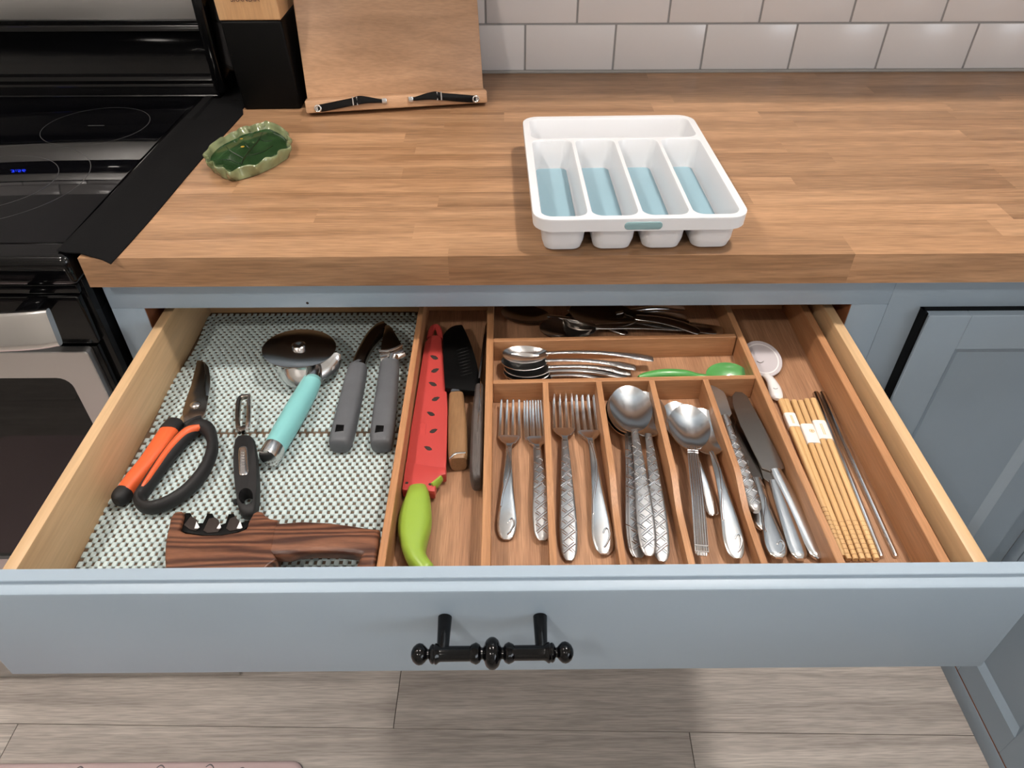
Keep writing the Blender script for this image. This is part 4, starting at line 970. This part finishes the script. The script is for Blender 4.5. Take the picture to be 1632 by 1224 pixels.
def spoon_geo(root, style, L, W_, B, depth=0.0075, thick=0.0012, width=1.0, metal='satin'):
    Lh = L-B+0.003; zr = depth+thick+0.0006
    handle_part(root, style, Lh, z_neck=zr+.0012, width=width)
    na, nr = 40, 8; bm = bmesh.new(); yc = L-B/2
    def layer(off, grow):
        c = bm.verts.new((0, yc, zr-depth-off)); rings = []
        for i in range(1, nr+1):
            r = i/nr; rg = []
            for k in range(na):
                a = 2*math.pi*k/na; sn, cs = math.sin(a), math.cos(a)
                x = W_*grow*sn*(1+0.10*cs-0.06*(cs*cs)); y = B/2*grow*cs
                nb_ = max(0.0, -cs)**8
                z = zr-depth*(1-r**2.05)+0.0016*r*r*nb_-0.0007*r*abs(sn)
                rg.append(bm.verts.new((x*r, yc+y*r, z-off)))
            rings.append(rg)
        for k in range(na): bm.faces.new((c, rings[0][k], rings[0][(k+1) % na]))
        for A, B2 in zip(rings, rings[1:]):
            for k in range(na): bm.faces.new((A[k], B2[k], B2[(k+1) % na], A[(k+1) % na]))
        return rings[-1]
    ta = layer(0, 1.0); tb = layer(thick, 1.012)
    for k in range(na): bm.faces.new((ta[k], tb[k], tb[(k+1) % na], ta[(k+1) % na]))
    part('bowl', bm, M[metal], root, local=True, angle=50)
def knife_geo(root, style, L, blade, hwb=0.0105, kind='table', metal='darksteel', hthick=0.0034, width=1.0):
    Lh = L-blade
    k = Lh/0.125
    rows = [(0, s*k, .0042, hw*width, hthick if s > 0.003 else hthick*.6) for s, hw in HW[style]]
    part('handle', sweep(rows, 16, e=2.6, m=4), M[HMAT[style]], root, local=True)
    if style == 'swirl':
        for pts in ([(.0010, .145), (.0030, .175), (.0052, .185), (.0068, .165), (.0070, .130), (.0055, .095), (.0030, .060), (.0005, .040)], [(-.0062, .30), (-.0048, .42), (-.0020, .52), (.0006, .62), (.0022, .72)]):
            part('scroll', sweep([(x, t*Lh, .0042+hthick-.0001, .0010, .0010) for x, t in pts], 6, m=3), M['steel'], root, local=True)
    if kind == 'table':
        P = [(-.0050, 0), (-hwb*.98, .006), (-hwb, .03), (-hwb*.98, blade*.6), (-hwb*.80, blade*.82), (-hwb*.45, blade*.95), (0.0, blade), (hwb*.55, blade*.985), (hwb*.80, blade*.93), (hwb*.85, blade*.6), (hwb*.85, .012), (hwb*.80, .003), (.0045, 0)]
    else:
        P = [(-.0048, 0), (-hwb*.9, .003), (-hwb, .02), (-hwb*1.0, blade*.86), (-hwb*.60, blade*.985), (-hwb*.25, blade), (hwb*.25, blade*.93), (hwb*.9, blade*.78), (hwb, blade*.6), (hwb*.95, .006), (.0048, 0)]
    part('blade', prism([V((x, Lh-0.002+y, .0050)) for x, y in P], 0.0015, 0.0004, 1), M[metal], root, local=True)
    if style == 'woven':
        lattice(root, lambda y: hw_at(HW[style], y/k)*width, Lh*0.95, lambda y: .0042, hthick, 2.6)
    part('bolster', sweep([(0, Lh-0.010, .0042, .0055*width, hthick), (0, Lh+0.001, .0042, .0050, .0020)], 12, e=2.6, smooth=False), M['steel'], root, local=True)
def lay(root, pe_, pt_, ze, zt, roll=0.0):
    E_, T_ = PZ(*pe_, ze), PZ(*pt_, zt); y = (T_-E_).normalized(); x = y.cross(V((0, 0, 1))).normalized(); z = x.cross(y)
    m_ = Matrix((x, y, z)).transposed().to_4x4() @ Matrix.Rotation(math.radians(roll), 4, 'Y'); m_.translation = E_
    root.matrix_world = m_
    return root
def length(pe_, pt_, ze, zt): return (PZ(*pe_, ze)-PZ(*pt_, zt)).length
def fork(style, label, pe_, pt_, dz=0.0, group=None, hw=0.0128, roll=0.0):
    z0 = CF+0.0004+dz; r = thing('table_fork', label, 'fork', group=group)
    fork_geo(r, style, length(pe_, pt_, z0+.003, z0+.010), hw); lay(r, pe_, pt_, z0, z0+.0015, roll); return r
def spoon(style, label, pe_, pt_, W_, B, dz=0.0, group=None, roll=0.0, name='table_spoon', depth=0.0075, zt=None, width=1.0, z0=None, metal='satin'):
    z0 = (CF if z0 is None else z0)+0.0004+dz; r = thing(name, label, 'spoon', group=group)
    zt = z0+.002 if zt is None else zt
    spoon_geo(r, style, length(pe_, pt_, z0+.002, zt+.006), W_, B, depth, width=width, metal=metal); lay(r, pe_, pt_, z0, zt, roll); return r
def knife(style, label, pe_, pt_, blade, ze, zt, group=None, roll=0.0, **k):
    r = thing('table_knife', label, 'knife', group=group)
    knife_geo(r, style, length(pe_, pt_, ze, zt), blade, **k); lay(r, pe_, pt_, ze, zt, roll); return r

GF = 'forks in the organizer'
fork('swirl', 'single small fork with a scroll on its handle, alone beside the left divider', (807, 863), (813.5, 640), group=GF)
fork('woven', 'lower of the two nested small forks with lattice handles', (866, 862.5), (848, 641.5), group=GF, hw=0.0122)
fork('woven', 'upper of the two nested small forks with lattice handles', (864.5, 864.5), (852.5, 641), 0.0030, GF, 0.0122)
fork('woven', 'large fork with a lattice handle', (907, 896.5), (896, 629), group=GF, hw=0.0128)
fork('swirl', 'lower of two nested large scroll handled forks', (964, 887.5), (929.5, 634), group=GF, hw=0.0128)
fork('swirl', 'upper of two nested large scroll handled forks', (962, 885.5), (931, 632), 0.0030, GF, 0.0128)

GS = 'spoons in the organizer'
spoon('woven', 'bottom lattice handled spoon of the big stack', (1013, 890), (994, 628), 0.0230, 0.074, group=GS)
spoon('woven', 'lattice handled spoon second from the bottom of the big stack', (1017.5, 892), (996.5, 624), 0.0230, 0.074, 0.003, GS)
spoon('woven', 'lattice handled spoon jutting out to the right of the big stack', (1055, 898), (1022, 628), 0.0235, 0.074, 0.0078, GS)
spoon('woven', 'topmost lattice handled spoon of the big stack', (1034, 889), (999.5, 619), 0.0232, 0.076, 0.0160, GS)
spoon('slim', 'spoon mostly hidden with only its bowl edge and thin handle showing', (1137, 825), (1070, 645), 0.0205, 0.066, group=GS)
spoon('swirl', 'scroll handled spoon under the ribbed one', (1174, 893), (1112, 655), 0.0220, 0.072, 0.0062, GS)
spoon('ribbed', 'spoon with a straight ribbed handle', (1117.5, 889), (1093, 649.5), 0.0222, 0.070, 0.0135, GS)

GK = 'knives in the organizer'
knife('plain', 'table knife lying lowest with only its dull blade showing', (1218, 850), (1160, 634), 0.108, CF+.0005, CF+.0005, GK)
knife('swirl', 'scroll handled table knife', (1240, 894), (1176, 668), 0.095, CF+.004, CF+.0025, GK, width=1.05, hthick=.0026)
knife('plain', 'plain steel handled knife between the scroll knife and the broad blade', (1274, 896), (1196, 668), 0.095, CF+.0035, CF+.0075, GK, width=0.95, hwb=0.0095)
knife('plain', 'plain steel knife with the broad dark blade on top', (1306, 895), (1169.5, 627), 0.118, CF+.001, CF+.0145, GK, hwb=0.0135, width=1.05)
knife('woven', 'short cheese knife with a lattice handle propped on the divider', (1204, 820), (1135.5, 616.5), 0.052, CF+.012, CF+.021, GK, kind='spreader', hwb=0.0100, metal='satin', width=.95, hthick=.0045)

# teaspoons piled beside the cross wall
GT = 'teaspoons in the pile'
for i, (st_, lb, e_, t_, dz) in enumerate((
        ('slim', 'bottom teaspoon of the pile', (985, 611), (806, 607), 0.0),
        ('slim', 'teaspoon second from the bottom of the pile', (1000, 603), (802, 601), 0.003),
        ('ornate', 'teaspoon in the middle of the pile', (1004, 597), (803, 594), 0.0055),
        ('ornate', 'teaspoon second from the top of the pile', (1012, 589), (798, 583), 0.009),
        ('ornate', 'topmost teaspoon of the pile with an ornate handle', (1040, 575), (800, 572), 0.0125))):
    spoon(st_, lb, e_, t_, 0.0165, 0.056, dz, GT, name='teaspoon', depth=0.007)
gs = thing('plastic_spoon', 'green plastic child spoon lying behind the cross wall', 'spoon', PZ(1100, 598, CF))
gzp = CF+0.008
part('handle', sweep(PS([(1018,603,gzp,8,.004), (1030,600,gzp,14,.0055), (1058,597,gzp+.001,18,.007), (1090,597,gzp+.001,16,.006), (1112,600,gzp-.001,11,.004), (1132,601,gzp-.001,10,.003)]), 14), M['greenspoon'], gs)
cg = PZ(1157, 600, gzp-.002); bm = lathe([(-0.001, 0.001), (0.0, 0.010), (0.003, 0.017), (0.0052, 0.0195), (0.0056, 0.0190), (0.004, 0.016), (0.0016, 0.010), (0.0008, 0.0)], (0, 0, 0), n=28)
bmesh.ops.transform(bm, matrix=Matrix.Translation(cg) @ Matrix.Rotation(math.radians(22), 4, 'X') @ Matrix.Diagonal((1.30, 0.85, 1, 1)), verts=bm.verts)
part('bowl', bm, M['greenspoon'], gs)

# serving cutlery in the shaded back compartment
GB = 'serving cutlery in the back compartment'
spoon('plain', 'pale backed serving spoon lying nearest in the back compartment', (1150, 531), (859, 531), 0.024, 0.075, 0.004, GB, name='serving_spoon', z0=CF)
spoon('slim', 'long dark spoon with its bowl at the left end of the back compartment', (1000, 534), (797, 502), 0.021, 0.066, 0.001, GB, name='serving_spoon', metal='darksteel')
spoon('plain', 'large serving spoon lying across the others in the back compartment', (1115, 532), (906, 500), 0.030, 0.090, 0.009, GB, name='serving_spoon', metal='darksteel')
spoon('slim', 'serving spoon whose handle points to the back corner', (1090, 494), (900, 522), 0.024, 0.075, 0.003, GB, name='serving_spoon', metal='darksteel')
fork_b = thing('serving_fork', 'serving fork under the spoons in the back compartment', 'fork', group=GB)
fork_geo(fork_b, 'plain', length((1094, 510), (905, 512), CF, CF), 0.013); lay(fork_b, (1094, 510), (905, 512), CF+.0004, CF+.0004)
kb_ = thing('serving_knife', 'dark slim knife lying flat at the right of the back compartment', 'knife', group=GB)
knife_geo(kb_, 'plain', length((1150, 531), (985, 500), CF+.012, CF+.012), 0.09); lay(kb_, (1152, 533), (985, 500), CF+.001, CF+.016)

# ------------------------------------------------------------------ right wing
ws = thing('ceramic_spoon', 'short wide white spoon with a round pale bowl beside the divider', 'spoon', PZ(1216, 585, WF))
wq = WF+0.006; bcn = PZ(1213, 574.5, wq)
DM = Matrix.Translation(bcn) @ Matrix.Rotation(math.radians(10), 4, 'X') @ Matrix.Diagonal((1.0, 1.22, 1, 1))
b = lathe([(-0.004, 0.012), (-0.002, 0.020), (0.002, 0.0238), (0.004, 0.0245), (0.0046, 0.0238), (0.0040, 0.0205)], (0, 0, 0), n=40); bmesh.ops.transform(b, matrix=DM, verts=b.verts)
part('bowl_rim', b, M['ceramicgrey'], ws, label='translucent grey rim')
b = lathe([(0.0030, 0.0206), (0.0041, 0.0205), (0.0038, 0.016), (0.0034, 0.0)], (0, 0, 0), n=40); bmesh.ops.transform(b, matrix=DM, verts=b.verts)
part('bowl', b, M['ceramic'], ws)
part('handle', sweep(PS([(1221,598,wq,14,.003), (1228,606,wq+.001,15,.004), (1234,618,wq+.001,20,.0045), (1237,628,wq+.001,21,.0045), (1238.5,634,wq,18,.0038), (1239,636.5,wq,10,.002)]), 16), M['ceramic'], ws)
for pts in ([(1206.5,575.5),(1212,578),(1217,575.5)], [(1204,561),(1208,562)], [(1214,561.5),(1219,560.5)]):
    part('printed_line', sweep([(*(PZ(x, y, wq+.0035)), .0004, .0003) for x, y in pts], 6), M['inkgrey'], ws)
part('printed_line', sweep([(*(PZ(x, y, wq+.0056)), .0004, .0003) for x, y in ((1232.5,618.5),(1236,620),(1239.5,618.8))], 6), M['inkgrey'], ws)

GC = 'bamboo chopsticks'
CK = lambda x, y: (1230+x/4.08, 600+y/4.08)
sticks = [((55, 150), (462, 1172), .004), ((90, 158), (500, 1192), .0038), ((140, 163), (545, 1192), .0038), ((183, 166), (590, 1192), .0038), ((224, 156), (632, 1190), .0038), ((265, 152), (682, 1190), .0038)]
place_ = ['closest to the knife compartment', 'second from the knife compartment', 'third from the knife compartment', 'fourth from the knife compartment', 'fifth from the knife compartment', 'next to the steel chopsticks']
ends = []
for i, (t_, b2, r_) in enumerate(sticks):
    T_, B_ = PZ(*CK(*t_), WF+.0040), PZ(*CK(*b2), WF+.0032); ends.append((T_, B_))
    c = thing('chopstick', 'bamboo chopstick '+place_[i], 'chopstick', (T_+B_)/2-V((0, 0, .0035)), GC)
    part('stick', sweep([(*T_, .0034, .0036), (*(T_*.6+B_*.4), .0033, .0034), (*(T_*.15+B_*.85), .0029, .0029), (*B_, .0025, .0026)], 12, e=3.2 if i else 2.4, smooth=False), M['chop'], c)
    rb = None
    for k in range(8):
        f = (0.74 if i == 0 else 0.80)+k*0.0245+i*0.0037%0.011
        p = T_+(B_-T_)*f; dirn = (B_-T_).normalized()*0.00028; rr = .00345-0.0009*max(0, (f-.5)*1.6)
        q_ = sweep([(*(p-dirn), rr, rr), (*(p+dirn), rr, rr)], 10, e=3.0, smooth=False); rb = q_ if rb is None else join(rb, q_)
    part('burnt_rings', rb, M['burn'], c, label='dark burnt rings near the tip', kind='stuff')
# paper bands round each pair
for i, (a, b2, f0, f1, lb) in enumerate(((0, 1, .115, .215, 'white paper band round the chopsticks nearest the knife compartment'), (2, 3, .185, .320, 'white paper band with a round gold emblem'), (4, 5, .170, .300, 'white paper band round the chopsticks beside the steel pair'))):
    (Ta, Ba), (Tb, Bb) = ends[a], ends[b2]
    pd = thing('paper_band', lb, 'paper band', ((Ta+Tb)/2*(1-f0)+(Ba+Bb)/2*f0)-V((0, 0, .004)), 'paper bands on the chopsticks')
    q0, q1 = (Ta+Tb)/2*(1-f0)+(Ba+Bb)/2*f0, (Ta+Tb)/2*(1-f1)+(Ba+Bb)/2*f1
    hw = ((Ta-Tb).length/2)*.97+.0037
    part('band', sweep([(*q0, hw, .0041), (*q1, hw, .0041)], 20, e=4.5, smooth=False), M['paper'], pd)
    dv = (q1-q0); sd_ = dv.normalized().cross(V((0, 0, 1)))
    if i == 1:
        ec = q0+dv*.40-sd_*hw*.25+V((0, 0, .0041))
        part('emblem', ring_bm(ec.x, ec.y, .0028, .0006, ec.z+.0002, n=24), M['gold'], pd, label='round gold emblem')
        part('emblem_bar', box(ec.x-.0016, ec.x+.0016, ec.y-.0003, ec.y+.0003, ec.z, ec.z+.0003), M['gold'], pd)
        part('emblem_bar', box(ec.x-.0003, ec.x+.0003, ec.y-.0016, ec.y+.0016, ec.z, ec.z+.0003), M['gold'], pd)
    else:
        for off in (-.10, .12):
            s0 = q0+dv*.2+sd_*hw*off+V((0, 0, .0041)); s1 = q0+dv*.8+sd_*hw*off+V((0, 0, .0041))
            part('print_line', sweep([(*s0, .0004, .0001), (*s1, .0004, .0001)], 6, smooth=False), M['gold'], pd, label='faint gold print')
for i, (t_, b2) in enumerate((((283, 106), (714, 1172)), ((324, 105), (809, 1172)))):
    T_, B_ = PZ(*CK(*t_), WF+.0038), PZ(*CK(*b2), WF+.0028)
    c = thing('steel_chopstick', ['steel chopstick touching the bamboo ones', 'steel chopstick nearest the outer wall of the organizer'][i], 'chopstick', (T_+B_)/2-V((0, 0, .0033)), 'steel chopsticks')
    d_ = (B_-T_).normalized()
    part('shaft', sweep([(*T_, .0028, .0028), (*(T_+d_*.0012), .0036, .0036), (*(T_*.5+B_*.5), .0033, .0033), (*(B_-d_*.002), .0024, .0024), (*B_, .0018, .0018)], 16, smooth=False), M['steel'], c)

# ------------------------------------------------------------------ floor mat at the feet
mx1, my1 = -0.392, -0.8065
fm = thing('floor_mat', 'pink cushioned floor mat with a faint floral print', 'mat', (-0.85, -1.05, FL))
b = bmesh.new()
skin(b, [rrect(-1.35+i, mx1-i, -1.30+i, my1-i, .022, z) for i, z in ((0.0, FL), (0.0, FL+.006), (0.002, FL+.009), (0.006, FL+.0105))], True, True)
part('pad', b, M['mat'], fm)
b = bmesh.new(); skin(b, [rrect(-1.35+i, mx1-i, -1.30+i, my1-i, .022, z) for i, z in ((-0.0012, FL), (-0.0012, FL+.003), (0.0004, FL+.0035))])
part('dark_edge', b, M['matline'], fm)
rnd = random.Random(3)
for k in range(16):
    x = -1.1+k*0.046+rnd.uniform(-.01, .01); y = my1-rnd.uniform(.007, .02)
    b = sweep([(x-.008, y-.003, FL+.0106, .0008, .0003), (x-.002, y+.001, FL+.0107, .0012, .0003), (x+.004, y-.002, FL+.0107, .0010, .0003), (x+.008, y-.008, FL+.0106, .0006, .0003)], 6)
    part('floral_print', b, M['matline'], fm)
